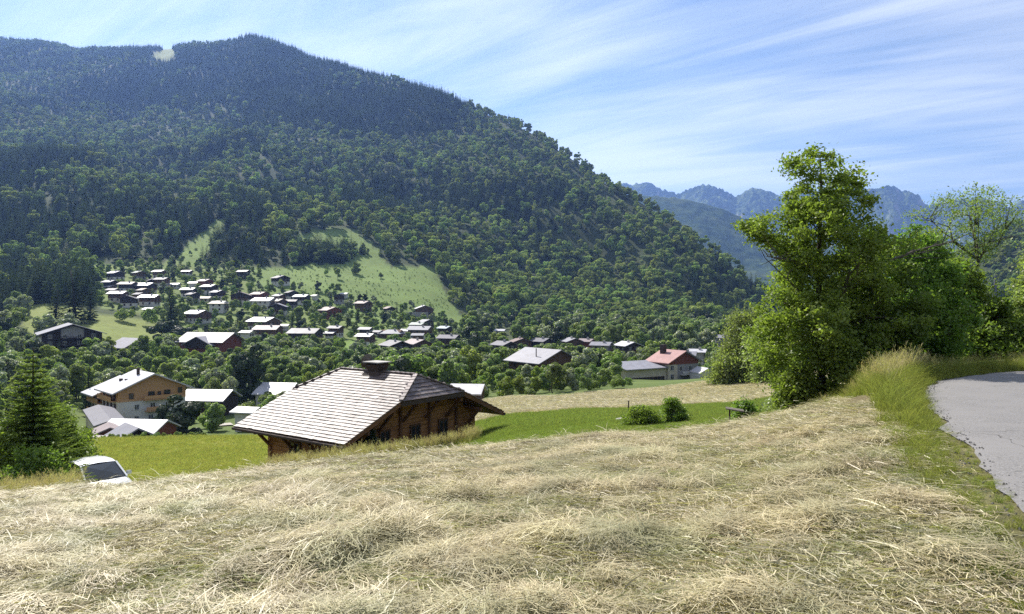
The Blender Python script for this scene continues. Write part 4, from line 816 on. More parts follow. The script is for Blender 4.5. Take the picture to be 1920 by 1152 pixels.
# retaining wall and a lane below the right village part
Y = y_at(775, 592, 300); X = (775 - CX) / F * Y; MB().box(-11, 11, -.3, .3, -2, 2.4).build('retaining_wall', WM['grey'], None, loc=(X, Y, hz(X, Y)), rz=radians(-8), label='low grey retaining wall below the bright-roofed meadow chalet', category='wall')
def lane(name, pts, w, mat):
    q = []
    for (px, py) in pts: Y = y_at(px, py, 150); q.append(((px - CX) / F * Y, Y))
    q = np.array(q); t = np.linspace(0, len(q) - 1, 40); q = np.stack([np.interp(t, np.arange(len(q)), q[:, 0]), np.interp(t, np.arange(len(q)), q[:, 1])], 1); d = np.gradient(q, axis=0); d /= np.linalg.norm(d, axis=1)[:, None]; nn = np.stack([-d[:, 1], d[:, 0]], 1)
    a, b = q + nn * w / 2, q - nn * w / 2; va = np.column_stack([a, height(a[:, 0], a[:, 1]) + .25]); vb = np.column_stack([b, height(b[:, 0], b[:, 1]) + .25])
    i = np.arange(40); f = np.stack([i[:-1], i[:-1] + 1, i[:-1] + 41, i[:-1] + 40], 1); link(name, mesh_np(name, np.vstack([va, vb]), f, mat), kind='structure')
M['lane'] = surf('pale_gravel', (.42, .39, .34), (.34, .31, .27), 1.0, .95, .1)
lane('path', [(770, 660), (830, 655), (880, 662), (905, 664)], 4.0, M['lane']); lane('yard', [(395, 800), (435, 797)], 5.0, M['lane'])
# ------------------------------------------------------------------ valley trees, one by one
def tree_kind(name, crown, trunk): return dict(name=name, crown=crown, trunk=trunk)
TRK = trunk_mesh('trunk', 8, 0.22, 3, M['bark'], 6, 3, 2.5); TRK_C = trunk_mesh('trunk', 10, 0.25, 4, M['bark'])
VK = {}
def vk(key, name, meshes, trunk): VK[key] = [(name, m, trunk) for m in meshes]
vk('green', 'leafy_tree', [broadleaf('crown', 100 + i, 10, 4.0 + 0.35 * (i % 3), 11, 2600, 0.38, M['leaf'], low=0.03, scat=0.4) for i in range(5)], TRK)
vk('silver', 'willow', [broadleaf('crown', 120 + i, 10, 4.1, 12, 2600, 0.38, M['leaf_silver'], low=0.03, scat=0.4) for i in range(3)], TRK)
vk('lime', 'leafy_tree', [broadleaf('crown', 130 + i, 10, 4.2, 12, 2600, 0.38, M['leaf_lime'], low=0.03, scat=0.4) for i in range(2)], TRK)
vk('dark', 'leafy_tree', [broadleaf('crown', 140 + i, 10, 4.0, 11, 2200, 0.38, M['leaf_dark'], low=0.03, scat=0.4) for i in range(2)], TRK)
vk('fir', 'spruce', [conifer('crown', 150 + i, 12, 2.4, 22, 14, M['needle'], 4) for i in range(2)], TRK_C)
vk('shrub', 'shrub', [broadleaf('crown', 160 + i, 10, 6.5, 13, 1800, 0.5, M['leaf'], low=0.02, scat=0.45) for i in range(3)], None)
vk('hedge', 'hedge_tree', [broadleaf('crown', 170, 10, 4.6, 9, 2000, 0.42, M['leaf_dark'], low=0.0, scat=0.3)], None)
KEYS = list(VK); PLACED = []
def plant(key, X, Y, H, label, group, rz=0.0, v=0, name=None, wide=1.0, cat='tree', zoff=0.0):
    nm, cr, tr = VK[key][v % len(VK[key])]; k = H / (12.0 if key == 'fir' else 10.0)
    e = link(name or nm, None, None, (X, Y, hz(X, Y) - 0.25 * k + zoff), rz, label=label, category=cat, group=group); e.scale = (k * wide, k * wide, k)
    link('crown', cr, e)
    if tr: link('trunk', tr, e)
    return e
# hand-placed trees that stand out: px, base row, height px, kind, width factor, label
HAND = [
 (322, 622, 100, 'fir', 1.25, 'tallest dark spruce standing in front of the village houses', 300),
 (141, 606, 120, 'fir', 1.25, 'tall dark spruce at the left edge of the cut meadow', 330),
 (105, 602, 70, 'fir', 1.3, 'shorter dark spruce beside the tall one at the left wood edge', 330),
 (168, 600, 66, 'fir', 1.4, 'broad dark spruce right of the tall one at the left wood edge', 330),
 (468, 762, 118, 'dark', 0.85, 'tall dark leafy tree between the white sheds', 140),
 (448, 752, 74, 'dark', 0.9, 'smaller dark tree against the left side of the tall dark tree', 140),
 (345, 826, 86, 'dark', 1.3, 'broad blackish yew-like tree in front of the residence', 95),
 (312, 822, 66, 'dark', 1.1, 'dark bush-like tree touching the left of the yew', 95),
 (435, 533, 28, 'green', 1.2, 'neat round tree at the top of the village centre', 430),
 (653, 588, 27, 'silver', 1.2, 'pale round ball-shaped tree above the village right part', 400),
 (560, 612, 36, 'green', 0.85, 'egg-shaped green tree left of the round village grove', 330),
 (1097, 728, 66, 'silver', 1.2, 'large grey-green round tree at the lower edge of the valley', 190),
 (1152, 726, 52, 'lime', 1.25, 'bright lime green round tree left of the hotel', 190),
 (1010, 742, 44, 'lime', 0.9, 'small lime tree in front of the large brown chalet', 170),
 (1336, 692, 48, 'fir', 1.15, 'small dark spruce above the white marquee', 230),
 (1372, 714, 46, 'dark', 1.2, 'dark bush at the far end of the mown strip', 110),
 (892, 662, 42, 'hedge', 1.0, 'dark clipped conifer clump at the right village edge', 300),
 (868, 664, 34, 'hedge', 1.0, 'dark hedge bush left of the clipped conifer clump', 300),
 (914, 640, 30, 'hedge', 1.1, 'dark conifer clump behind the right village lane', 300),
 (305, 640, 44, 'hedge', 1.35, 'dark hedge row below the tall village spruce', 280),
 (338, 646, 40, 'hedge', 1.3, 'dark hedge clump left of the big brown chalet', 280),
 (280, 612, 32, 'shrub', 1.0, 'leafy orchard bush at the top edge of the cut meadow', 300),
 (235, 604, 26, 'shrub', 1.1, 'low row of green bushes above the cut meadow', 300),
 (190, 700, 62, 'silver', 1.2, 'grey-green tree hiding the foot of the dark apartment house', 215),
 (262, 690, 62, 'green', 1.25, 'dense green tree in front of the pale-roofed barn', 220),
 (120, 640, 54, 'silver', 1.2, 'silvery willow left above the dark apartment house', 300),
 (85, 645, 60, 'silver', 1.1, 'silvery willow by the wood edge left of the apartment house', 300),
 (632, 523, 22, 'green', 1.0, 'small lone tree on the open meadow slope', 480),
 (668, 515, 26, 'green', 1.0, 'second small lone tree on the open meadow slope', 480),
 (714, 523, 12, 'green', 1.0, 'tiny lone bush in the middle of the open meadow', 480),
 (612, 517, 12, 'shrub', 0.8, 'low bush left of the lone meadow trees', 480),
 (690, 478, 12, 'green', 1.0, 'little tree at the upper clearing edge', 560),
 (675, 474, 10, 'green', 1.0, 'tiny tree beside the upper clearing hut', 560),
 (470, 545, 16, 'shrub', 1.0, 'bush above the brown gabled chalet in the village centre', 400),
]
for i, (px, by, hp, key, wd, lab, ym) in enumerate(HAND):
    Y = y_at(px, by, ym); X = (px - CX) / F * Y; H = hp / F * Y; plant(key, X, Y, H, lab, None, i * 1.7, i, wide=wd); PLACED.append((X, Y, H * 0.3 * wd))
rng = np.random.default_rng(21)
cand = []
def region(n, xr, yr, test, mind, hr, mix, tag):
    px = rng.uniform(*xr, n); lo, hi = np.log(yr[0]), np.log(yr[1]); ys = np.sqrt(rng.uniform(yr[0] ** 2, yr[1] ** 2, n)); X = (px - CX) / F * ys; z = height(X, ys); py = pyof(ys, z)
    for i in np.where(test(px, py, ys))[0]:
        X_, Y_ = X[i], ys[i]; H = rng.uniform(*hr); key = rng.choice(list(mix), p=np.array(list(mix.values())) / sum(mix.values()))
        if key == 'fir': H *= 1.35
        if key == 'shrub': H *= 0.5
        if any((X_ - a) ** 2 + (Y_ - b) ** 2 < (r + 1.5) ** 2 for a, b, r in FOOTPRINTS): continue
        if any((X_ - a) ** 2 + (Y_ - b) ** 2 < (max(mind, 0) * (0.75 + 0.5 * rng.random())) ** 2 for a, b, r in PLACED): continue
        rp = H * 0.38 / Y_ * F; tp = pyof(Y_, z[i] + H)
        if any(Y_ < by and px[i] + rp > a and px[i] - rp < b and tp < d - 0.42 * (d - c) for a, b, c, d, by in BUILDINGS): continue
        PLACED.append((X_, Y_, H * 0.3)); cand.append((X_, Y_, H, key, tag, H / Y_ * F, px[i], py[i]))
meadow = lambda px, py: in_poly(px, py, POLY_LEFT_MEADOW) | in_poly(px, py, POLY_KNOLL)
region(900, (900, 1176), (130, 185), lambda px, py, y: y > 0, 4.2, (3.2, 6.0), dict(green=5, silver=2, lime=1, shrub=2), 'belt')
BELT = dict(green=5, silver=2.2, lime=1.3, dark=.8, fir=.7, shrub=.8)
region(6500, (-60, 1480), (118, 330), lambda px, py, y: ~meadow(px, py) & ~((px > 860) & (y < 131)) & ~((px < 560) & (y < 128)), 4.9, (5.5, 10.5), BELT, 'belt')
region(2600, (880, 1500), (300, 690), lambda px, py, y: py > 606, 8.0, (8, 14), dict(green=5, silver=2.6, lime=.8, dark=1, fir=1.3), 'floor')
region(5000, (150, 890), (330, 640), lambda px, py, y: in_poly(px, py, POLY_VILLAGE) & ~in_poly(px, py, [(488, 505), (540, 500), (840, 500), (870, 612), (838, 612), (805, 572), (640, 548), (560, 542), (488, 535)]) & ~meadow(px, py), 6.2, (4, 8.5), dict(green=6, silver=1.5, lime=.8, dark=1, fir=.5, shrub=3), 'village')
region(700, (-60, 170), (270, 480), lambda px, py, y: (py > 585) & ~meadow(px, py), 6.5, (8, 14), dict(green=4, silver=3, dark=2, fir=1), 'edge')
region(260, (330, 720), (480, 800), lambda px, py, y: in_poly(px, py, [(330, 500), (352, 455), (400, 440), (470, 480), (560, 490), (470, 505)]) | in_poly(px, py, [(660, 450), (725, 470), (720, 492), (668, 480)]), 9, (3, 7), dict(green=3, shrub=3), 'clearing')
region(900, (1480, 2050), (120, 560), lambda px, py, y: py > 560, 7, (6, 11), BELT, 'right')
cand.sort(key=lambda c: -c[5]); print('valley trees', len(cand))
WORD = dict(green='green leafy tree', silver='grey-green willow', lime='lime green tree', dark='dark leafy tree', fir='dark spruce', shrub='low rounded shrub')
def where(tg, px):
    b = lambda *p: p[int(np.searchsorted((150, 300, 480, 640, 800, 960, 1100, 1300), px))]
    return dict(belt=b('below the dark apartment house', 'behind the residence', 'between the residence and the big brown chalet', 'behind the left end of the shingled roof', "behind the shingled roof's chimney", 'just right of the shingled roof', 'around the large brown valley chalet', 'beside the hotel', 'right of the hotel'),
                floor=b('', '', '', '', '', 'at the mountain foot right of the village', 'behind the row of valley chalets', 'at the mountain foot above the hotel', 'at the mountain foot near the roadside tree'),
                village=b('at the left village end', 'in the left village cluster', 'beside the tall village spruce', 'in the village centre', 'in the right village part', 'at the right village edge', '', '', ''),
                edge='at the dark wood edge left of the village', clearing='on a hillside clearing edge', right='beyond the roadside trees')[tg]
SIZE = lambda H, key: '' if key == 'shrub' else 'tall ' if H > 9.2 else 'small ' if H < 6.6 else ''
NT = 260
near_ = [c for c in cand if c[4] != 'right'][:NT]; pick = set(map(id, near_))
for i, (X, Y, H, key, tg, s, px, py) in enumerate(near_):
    lab = SIZE(H, key) + WORD[key] + ' ' + where(tg, px); plant(key, X, Y, H, lab, lab.replace(WORD[key], WORD[key] + 's'), rng.uniform(0, 6.28), int(rng.integers(0, 9)), wide=rng.uniform(0.85, 1.2), cat='shrub' if key == 'shrub' else 'tree')
rest = [c for c in cand if id(c) not in pick]; flat = [m for k in KEYS for (_, m, _) in VK[k]]; start = {}; c = 0
for k in KEYS: start[k] = c; c += len(VK[k])
if rest:
    P = np.array([(X, Y, 0) for X, Y, *_ in rest]); P[:, 2] = height(P[:, 0], P[:, 1]) - 0.3
    scatter('distant_trees', P, [r[2] / (12.0 if r[3] == 'fir' else 10.0) for r in rest], rng.uniform(0, 6.28, len(rest)), [start[r[3]] + int(rng.integers(0, len(VK[r[3]]))) for r in rest], flat, 'small far trees and shrubs filling the valley and village gardens', 'trees')
# low tussocks dotted over the open meadow
n = 900; px = rng.uniform(500, 850, n); py = rng.uniform(500, 580, n); ok = in_poly(px, py, POLY_VILLAGE_MEADOW); px, py = px[ok], py[ok]
Yt = np.array([y_at(a, b, 330) for a, b in zip(px[:420], py[:420])]) + rng.uniform(-6, 6, min(420, len(px))); Xt = (px[:420] - CX) / F * Yt
scatter('tussocks', np.stack([Xt, Yt, height(Xt, Yt)], 1), rng.uniform(.05, .13, len(Xt)), rng.uniform(0, 6, len(Xt)), np.zeros(len(Xt), int), [VK['shrub'][0][1]], 'small dark tussocks dotted over the open hillside meadow', 'grass')
# ------------------------------------------------------------------ wooden chalet
M['shingle'] = None
def shingle_mat():
    m = bpy.data.materials.new('weathered_shingle'); n, l = nodes_of(m); b = n['Principled BSDF']; b.inputs['Roughness'].default_value = 0.5; b.inputs['Specular IOR Level'].default_value = 0.28
    oi = n.new('ShaderNodeObjectInfo'); at = n.new('ShaderNodeAttribute'); at.attribute_name = 'tint'; g = n.new('ShaderNodeNewGeometry')
    f = noise_node(n, l, 1.3, 5, .6, coord='Position'); c = mixc(n, l, ramp2(n, l, f, .35, .65), (.125, .094, .088), (.205, .170, .160))
    c = mixc(n, l, ramp2(n, l, noise_node(n, l, 9, 6, .7, coord='Position'), .52, .66), c, (.085, .07, .066))
    isl = n.new('ShaderNodeMapRange'); isl.inputs['To Min'].default_value = .6; isl.inputs['To Max'].default_value = 1.3; l.new(g.outputs['Random Per Island'], isl.inputs['Value'])
    r2 = n.new('ShaderNodeMapRange'); r2.inputs['To Min'].default_value = .65; r2.inputs['To Max'].default_value = 1.3; l.new(oi.outputs['Random'], r2.inputs['Value'])
    mu = n.new('ShaderNodeMath'); mu.operation = 'MULTIPLY'; l.new(isl.outputs[0], mu.inputs[0]); l.new(r2.outputs[0], mu.inputs[1])
    h = n.new('ShaderNodeHueSaturation'); l.new(mu.outputs[0], h.inputs['Value']); l.new(c, h.inputs['Color']); l.new(h.outputs[0], b.inputs['Base Color'])
    rr_ = n.new('ShaderNodeMapRange'); rr_.inputs['To Min'].default_value = .34; rr_.inputs['To Max'].default_value = .66; l.new(noise_node(n, l, 3, 5, coord='Position'), rr_.inputs['Value']); l.new(rr_.outputs[0], b.inputs['Roughness'])
    return m
M['shingle'] = shingle_mat()
M['log'] = surf('honey_logs', (.38, .185, .075), (.26, .12, .05), 1.6, .7, .25, .3, 12, mapping=((.5, .5, 5),), rnd=.16)
M['beam'] = surf('brown_beams', (.17, .085, .045), (.11, .055, .03), 2, .75, .2, .3, 14, rnd=.1)
def wooden_chalet():
    cx, cy, th, ze, Wd, L, h, t, s = -7.37, 40.78, radians(-35.87), -4.96, 12.0, 8.29, 2.55, 0.60, 1.26
    e = link('wooden_chalet', None, None, (cx, cy, ze), th, label='honey-coloured wooden chalet with large weathered shingle roof below the hay field', category='chalet')
    hw, hl = Wd / 2, L / 2; slope = math.hypot(hw, h); ph = math.atan2(h, hw)
    # roof deck (boards under the shingles) with half-hipped ends
    deck = MB(); tk = .16
    def plane(poly, dz): deck.prism([(x, y, z + dz) for x, y, z in poly], (0, 0, -tk))
    hy = -hw * (1 - t); hzt = h * t
    front = [(-hl, -hw, 0), (hl, -hw, 0), (hl, hy, hzt), (hl - s, 0, h), (-hl + s, 0, h), (-hl, hy, hzt)]
    back = [(-x, -y, z) for x, y, z in front]; hipR = [(hl, hy, hzt), (hl, -hy, hzt), (hl - s, 0, h)]; hipL = [(-x, -y, z) for x, y, z in hipR]
    for p in (front, back, hipR, hipL): plane(p, -.03)
    deck_o = deck.build('roof_deck', M['beam'], e)
    # shingles in courses
    rngc = np.random.default_rng(3); ex, wdt, th_s = .26, .31, .05
    sh = MB().hexa([(-wdt/2 + .006, 0, 0.012), (wdt/2 - .006, 0, 0.012), (wdt/2 - .006, ex * 1.5, 0.0), (-wdt/2 + .006, ex * 1.5, 0.0), (-wdt/2 + .006, 0, .012 + th_s), (wdt/2 - .006, 0, .012 + th_s), (wdt/2 - .006, ex * 1.5, .010), (-wdt/2 + .006, ex * 1.5, .010)]).mesh('shingle', M['shingle'])
    def lay(o, uax, vax, vmax, bounds, out):
        nv = int(vmax / ex)
        for r in range(nv + 1):
            v = r * ex - .05; lo, hi = bounds(v + .12); u = lo + wdt / 2 - (wdt / 2 if r % 2 else 0)
            while u < hi + wdt * .45:
                uu = min(max(u, lo + wdt * .3), hi - wdt * .3)
                out.append((np.array(o) + np.array(uax) * (uu + rngc.normal() * .006) + np.array(vax) * (v + rngc.normal() * .008), uax, vax)); u += wdt
    def bf(v):
        f = v / slope; d = 0 if f <= t else s * (f - t) / (1 - t); return -hl + d, hl - d
    cp, sp_ = cos(ph), sin(ph); fr, bk, hp = [], [], []
    lay((0, -hw, 0.01), (1, 0, 0), (0, cp, sp_), slope - .2, bf, fr); lay((0, hw, 0.01), (-1, 0, 0), (0, -cp, sp_), slope - .2, bf, bk)
    hs = math.hypot(s, h * (1 - t)); hw2 = -hy
    def bh(v): f = v / hs; return -hw2 * (1 - f), hw2 * (1 - f)
    a, c = s / hs, h * (1 - t) / hs
    lay((hl, 0, hzt + .01), (0, 1, 0), (-a, 0, c), hs - .2, bh, hp); hp2 = []; lay((-hl, 0, hzt + .01), (0, -1, 0), (a, 0, c), hs - .2, bh, hp2)
    R = Matrix.Rotation(th, 3, 'Z')
    def dist(q): w = R @ Vector(q[0]); return math.hypot(w.x + cx, w.y + cy)
    vis = sorted(fr + hp, key=dist); single, rest = vis[:300], vis[300:] + bk + hp2
    for q, u, v in single:
        n = np.cross(u, v); tilt = rngc.normal() * .012; o = link('shingle', sh, e); m3 = Matrix(np.stack([u, v, n], 1).tolist()).to_4x4(); m3.translation = Vector(q); o.matrix_local = m3 @ Matrix.Rotation(tilt, 4, 'X')
    base = np.array([v_.co[:] for v_ in sh.vertices]); fc = np.array([p.vertices[:] for p in sh.polygons]); VV, FF = [], []
    for i, (q, u, v) in enumerate(rest): VV.append(q + base[:, :1] * np.array(u) + base[:, 1:2] * np.array(v) + base[:, 2:] * np.cross(u, v)); FF.append(fc + 8 * i)
    link('shingles', mesh_np('shingles', np.vstack(VV), np.vstack(FF), M['shingle']), e, kind='stuff')
    # ridge and hip caps, barge boards, gutter
    cap = MB()
    def capline(p, q, n):
        p, q = np.array(p, float), np.array(q, float)
        for i in range(n):
            a_, b_ = p + (q - p) * i / n, p + (q - p) * (i + .96) / n; cap.bar(a_ + (0, 0, .085), b_ + (0, 0, .065), .22, .05)
    capline((-hl + s, 0, h), (hl - s, 0, h), 16)
    for sx in (1, -1):
        for sy in (1, -1): capline((sx * hl, sy * hy, hzt), (sx * (hl - s), 0, h), 8)
    cap.build('ridge_caps', M['shingle'], e)
    for sx in (1, -1):
        for sy in (1, -1):
            MB().bar((sx * (hl - .02), sy * hw, -.10), (sx * (hl - .02), sy * abs(hy), hzt - .10), .07, .24).build('barge_board', M['beam'], e)
        MB().bar((sx * (hl + .02), -abs(hy), hzt - .14), (sx * (hl + .02), abs(hy), hzt - .14), .07, .2).build('hip_fascia', M['timber_dark'], e)
    for sy in (-1, 1): MB().tube([(-hl - .05, sy * (hw + .07), -.10), (hl + .05, sy * (hw + .07), -.13)], .085, 8).build('gutter', M['timber_dark'], e)
    # walls: stacked logs, each one a piece
    ox, oy = 1.35, 1.3; wx, wy = hl - ox, hw - oy; wb = -3.3; top = h * (1 - wy / hw); lg = .21
    z = wb; k = 0
    while z < h - .25:
        lim = hw * (1 - (z + lg + .22) / h) if z > top - lg else wy     # gable logs shorten under the roof
        if z < top - .12:
            for sy in (-1, 1): MB().bar((-wx - .22, sy * wy, z + lg / 2), (wx + .22, sy * wy, z + lg / 2), .17, lg * .93).build('log', M['log'], e)
        w_ = min(wy, lim)
        if w_ > .4 and not (z > hzt - .1):
            for sx in (-1, 1):
                MB().bar((sx * wx, -w_ - (.22 if w_ == wy else 0), z + lg / 2 + .02), (sx * wx, w_ + (.22 if w_ == wy else 0), z + lg / 2 + .02), .17, lg * .93).build('log', M['log'], e)
        z += lg; k += 1
    core = MB().box(-wx + .05, wx - .05, -wy + .05, wy - .05, wb, top - .1); core.build('inner_wall', M['beam'], e)
    # posts, purlins and slanting braces under the wide eaves
    for i, y in enumerate((-3.4, -1.2, 1.0, 3.2)):
        MB().bar((wx + .14, y, wb), (wx + .14, y, min(hzt, h * (1 - abs(y) / hw)) - .2), .14, .14, (0, 1, 0)).build('post', M['beam'], e)
    for y in (-4.4, -2.7, -1.0, .7, 2.4, 4.1):
        zt = min(hzt - .28, h * (1 - abs(y) / hw) - .42)
        MB().bar((wx - .1, y, zt), (hl - .12, y, zt), .15, .2).build('purlin', M['beam'], e); MB().bar((wx + .12, y, zt - 1.0), (hl - .35, y, zt - .1), .12, .14).build('brace', M['beam'], e)
    for x in (-wx, -wx / 3, wx / 3, wx):
        MB().bar((x, -wy + .1, h * (1 - wy / hw) - .38), (x, -hw + .2, -.24), .13, .16).build('rafter', M['beam'], e); MB().bar((x, -wy - .1, -1.05), (x, -hw + .5, -.32), .12, .14).build('brace', M['beam'], e)
    for y in (-2.3, -.1, 2.1): window(e, wx + .13, y, -1.35, 0.0, .75, 1.35, 'brown')
    window(e, -0.8, -wy - .12, -1.6, -pi / 2, .9, 1.0, 'brown'); MB().box(wx + .1, wx + .2, -2.9, 4.0, -2.15, -2.0).build('ledge', M['beam'], e)
    # chimney with flared hood and pale slab
    MB().hexa([(-.42, -.32, h - .5), (.42, -.32, h - .5), (.42, .32, h - .5), (-.42, .32, h - .5), (-.40, -.32, h + .12), (.40, -.32, h + .12), (.40, .32, h + .12), (-.40, .32, h + .12)]).hexa([(-.40, -.33, h + .12), (.40, -.33, h + .12), (.40, .33, h + .12), (-.40, .33, h + .12), (-.52, -.42, h + .42), (.52, -.42, h + .42), (.52, .42, h + .42), (-.52, .42, h + .42)]).build('chimney', M['timber_dark'], e)
    MB().hexa([(-.75, -.62, h - .26), (.75, -.62, h - .26), (.75, -.1, h - .04), (-.75, -.1, h - .04), (-.45, -.40, h + .05), (.45, -.40, h + .05), (.45, -.1, h + .1), (-.45, -.1, h + .1)]).build('chimney_flashing', M['timber_dark'], e)
    for x in (-.45, .45): MB().box(x - .03, x + .03, -.38, .38, h + .42, h + .52).build('cap_support', M['timber_dark'], e)
    MB().box(-.62, .62, -.5, .5, h + .52, h + .575).build('chimney_cap', M['stone_pale'], e)
    d = MB(); n = 14; a = np.arange(n) * 2 * pi / n; rings = [[(.0 + .16 * (r / .42) ** 2, r * cos(x), r * sin(x)) for x in a] for r in (.05, .2, .32, .42)]
    v = [p for q in rings for p in q]; d.add(v, [(k * n + j, k * n + (j + 1) % n, (k + 1) * n + (j + 1) % n, (k + 1) * n + j) for k in range(3) for j in range(n)] + [tuple(range(n))[::-1]])
    sd = d.build('satellite_dish', M['bark_dead'], None, True, label='round satellite dish on a short mast beside the chalet chimney', category='satellite dish'); w = R @ Vector((-.9, .2, 0)); sd.location = (cx + w.x, cy + w.y, ze + h + .5); sd.rotation_euler = (0, radians(-15), radians(150))
    MB().tube([(0, 0, 0), (.05, 0, -.6)], .03, 6).build('mast', M['bark_dead'], sd)
    # firewood and stones along the gable
    lm = MB().tube([(-.25, 0, 0), (.25, 0, 0)], .12, 9).mesh('firewood_log', surf('cut_wood', (.42, .34, .25), (.22, .17, .13), 4, .9, .1, rnd=.25)); q = 0
    st = link('woodpile', None, None, (cx, cy, ze), th, label='stack of round split logs piled against the chalet gable', category='woodpile')
    for row in range(3):
        for i in range(17 - row): o = link('firewood_log', lm, st, (wx + .55, 0.4 + i * .25 + row * .125 + rngc.normal() * .01, -3.0 + row * .215)); o.rotation_euler = (rngc.uniform(0, 6), 0, rngc.normal() * .04); q += 1
    return e
wooden_chalet()

# ------------------------------------------------------------------ parked white car
def car():
    X, Y = (180 - CX) / F * 30.0, 30.0; z = hz(X, Y); top = EYE + (HY - 857) / F * 30.0
    z = top - 1.72
    e = link('parked_car', None, None, (X, Y, z), radians(-40), label='white hatchback parked below the hay bank beside the young fir', category='car')
    paint = surf('white_car_paint', (.74, .75, .76), (.72, .73, .74), 1, .25, .5); paint.node_tree.nodes['Principled BSDF'].inputs['Coat Weight'].default_value = .6
    glass = surf('car_glass', (.02, .025, .03), (.015, .02, .022), 1, .05, .8); rub = surf('black_rubber', (.02, .02, .02), None, 5, .8, .2); met = surf('alloy', (.5, .5, .52), None, 3, .35, .5, metallic=.8)
    # body: cross-sections along x (front +x)
    secs = [(-2.05, .70, .42, .92), (-1.98, .80, .30, 1.02), (-1.4, .86, .24, 1.02), (-.4, .88, .22, 1.0), (.55, .88, .22, .98), (1.05, .87, .24, .96), (1.6, .82, .26, .86), (1.95, .72, .32, .74), (2.06, .60, .40, .66)]
    mb = MB(); ring = []
    for x, w, zb, zt in secs: ring.append([(x, -w * .9, zb), (x, -w, zb + .12), (x, -w, (zb + zt) / 2 + .05), (x, -w * .94, zt - .05), (x, -w * .80, zt), (x, w * .80, zt), (x, w * .94, zt - .05), (x, w, (zb + zt) / 2 + .05), (x, w, zb + .12), (x, w * .9, zb)])
    k = 10; mb.add([p for r in ring for p in r], [(i * k + j, i * k + (j + 1) % k, (i + 1) * k + (j + 1) % k, (i + 1) * k + j)[::-1] for i in range(len(secs) - 1) for j in range(k)] + [tuple(range(k)), tuple(range((len(secs) - 1) * k, len(secs) * k))[::-1]])
    body = mb.build('body', paint, e, True)
    # cabin: glass house and roof
    g = [(-1.95, .76, 1.0), (-1.62, .66, 1.44), (-.3, .66, 1.50), (.18, .64, 1.46), (.98, .76, .965)]
    MB().add([(x, -w, z_) for x, w, z_ in g] + [(x, w, z_) for x, w, z_ in g], [(0, 1, 2, 3, 4), (9, 8, 7, 6, 5), (1, 0, 5, 6), (0, 4, 9, 5)]).build('cabin_shell', rub, e)
    rf = MB(); rf.add([(-1.70, -.69, 1.43), (-.9, -.70, 1.515), (-.2, -.69, 1.53), (.22, -.66, 1.485), (-1.70, .69, 1.43), (-.9, .70, 1.515), (-.2, .69, 1.53), (.22, .66, 1.485), (-1.7, 0, 1.475), (-.9, 0, 1.56), (-.2, 0, 1.575), (.22, 0, 1.52)], [(0, 1, 9, 8), (1, 2, 10, 9), (2, 3, 11, 10), (8, 9, 5, 4), (9, 10, 6, 5), (10, 11, 7, 6)]); rf.build('roof', paint, e, True)
    MB().add([(.23, -.63, 1.475), (1.0, -.74, .985), (1.0, .74, .985), (.23, .63, 1.475), (.62, 0, 1.28)], [(0, 1, 4), (1, 2, 4), (2, 3, 4), (3, 0, 4)]).build('windscreen', glass, e)
    for sy in (-1, 1):
        for (xa, xb) in ((-1.5, -.72), (-.62, .35)):
            ya = lambda zz: sy * (.775 - .1 * (zz - 1.0) / .45); sl = .45 if xb > 0 else 0
            MB().prism([(xa, ya(1.02), 1.02), (xb + sl, ya(1.02), 1.02), (xb - .05, ya(1.42), 1.42), (xa + (.1 if xa < -1 else 0), ya(1.42), 1.42)], (0, sy * .02, 0)).build('side_window', glass, e)
        for a_, b_ in (((.25, sy * .66, 1.47), (1.02, sy * .77, .97)), ((-.67, sy * .69, 1.47), (-.67, sy * .79, .98)), ((-1.68, sy * .68, 1.43), (-1.92, sy * .79, .99))): MB().bar(a_, b_, .07, .06).build('pillar', paint, e)
        o = MB().hexa([(.62, sy * .9, .98), (.78, sy * .9, .98), (.78, sy * 1.06, .99), (.62, sy * 1.06, .99), (.64, sy * .9, 1.12), (.76, sy * .9, 1.13), (.76, sy * 1.05, 1.12), (.64, sy * 1.05, 1.11)]).build('wing_mirror', paint, e); MB().bar((.7, sy * .84, 1.0), (.7, sy * .92, 1.03), .05).build('mirror_arm', rub, o)
        MB().hexa([(1.88, sy * .42, .60), (2.06, sy * .40, .58), (1.90, sy * .72, .58), (1.76, sy * .76, .60), (1.84, sy * .42, .74), (1.98, sy * .40, .70), (1.84, sy * .70, .72), (1.72, sy * .76, .76)]).build('headlight', met, e)
        for x in (-1.28, 1.28):
            w = MB().tube([(x, sy * .70, .31), (x, sy * .90, .31)], .31, 20).build('wheel', rub, e); MB().tube([(x, sy * .89, .31), (x, sy * .915, .31)], .19, 14).build('rim', met, w)
    MB().box(2.03, 2.10, -.42, .42, .42, .54).build('grille', rub, e); MB().box(2.09, 2.115, -.26, .26, .34, .41).build('number_plate', M['frame_white'], e)
    for sy in (-1, 1): MB().bar((1.02, sy * .25 - .2, .985), (.82, sy * .25 + .25, 1.115), .02).build('wiper', rub, e)
car()
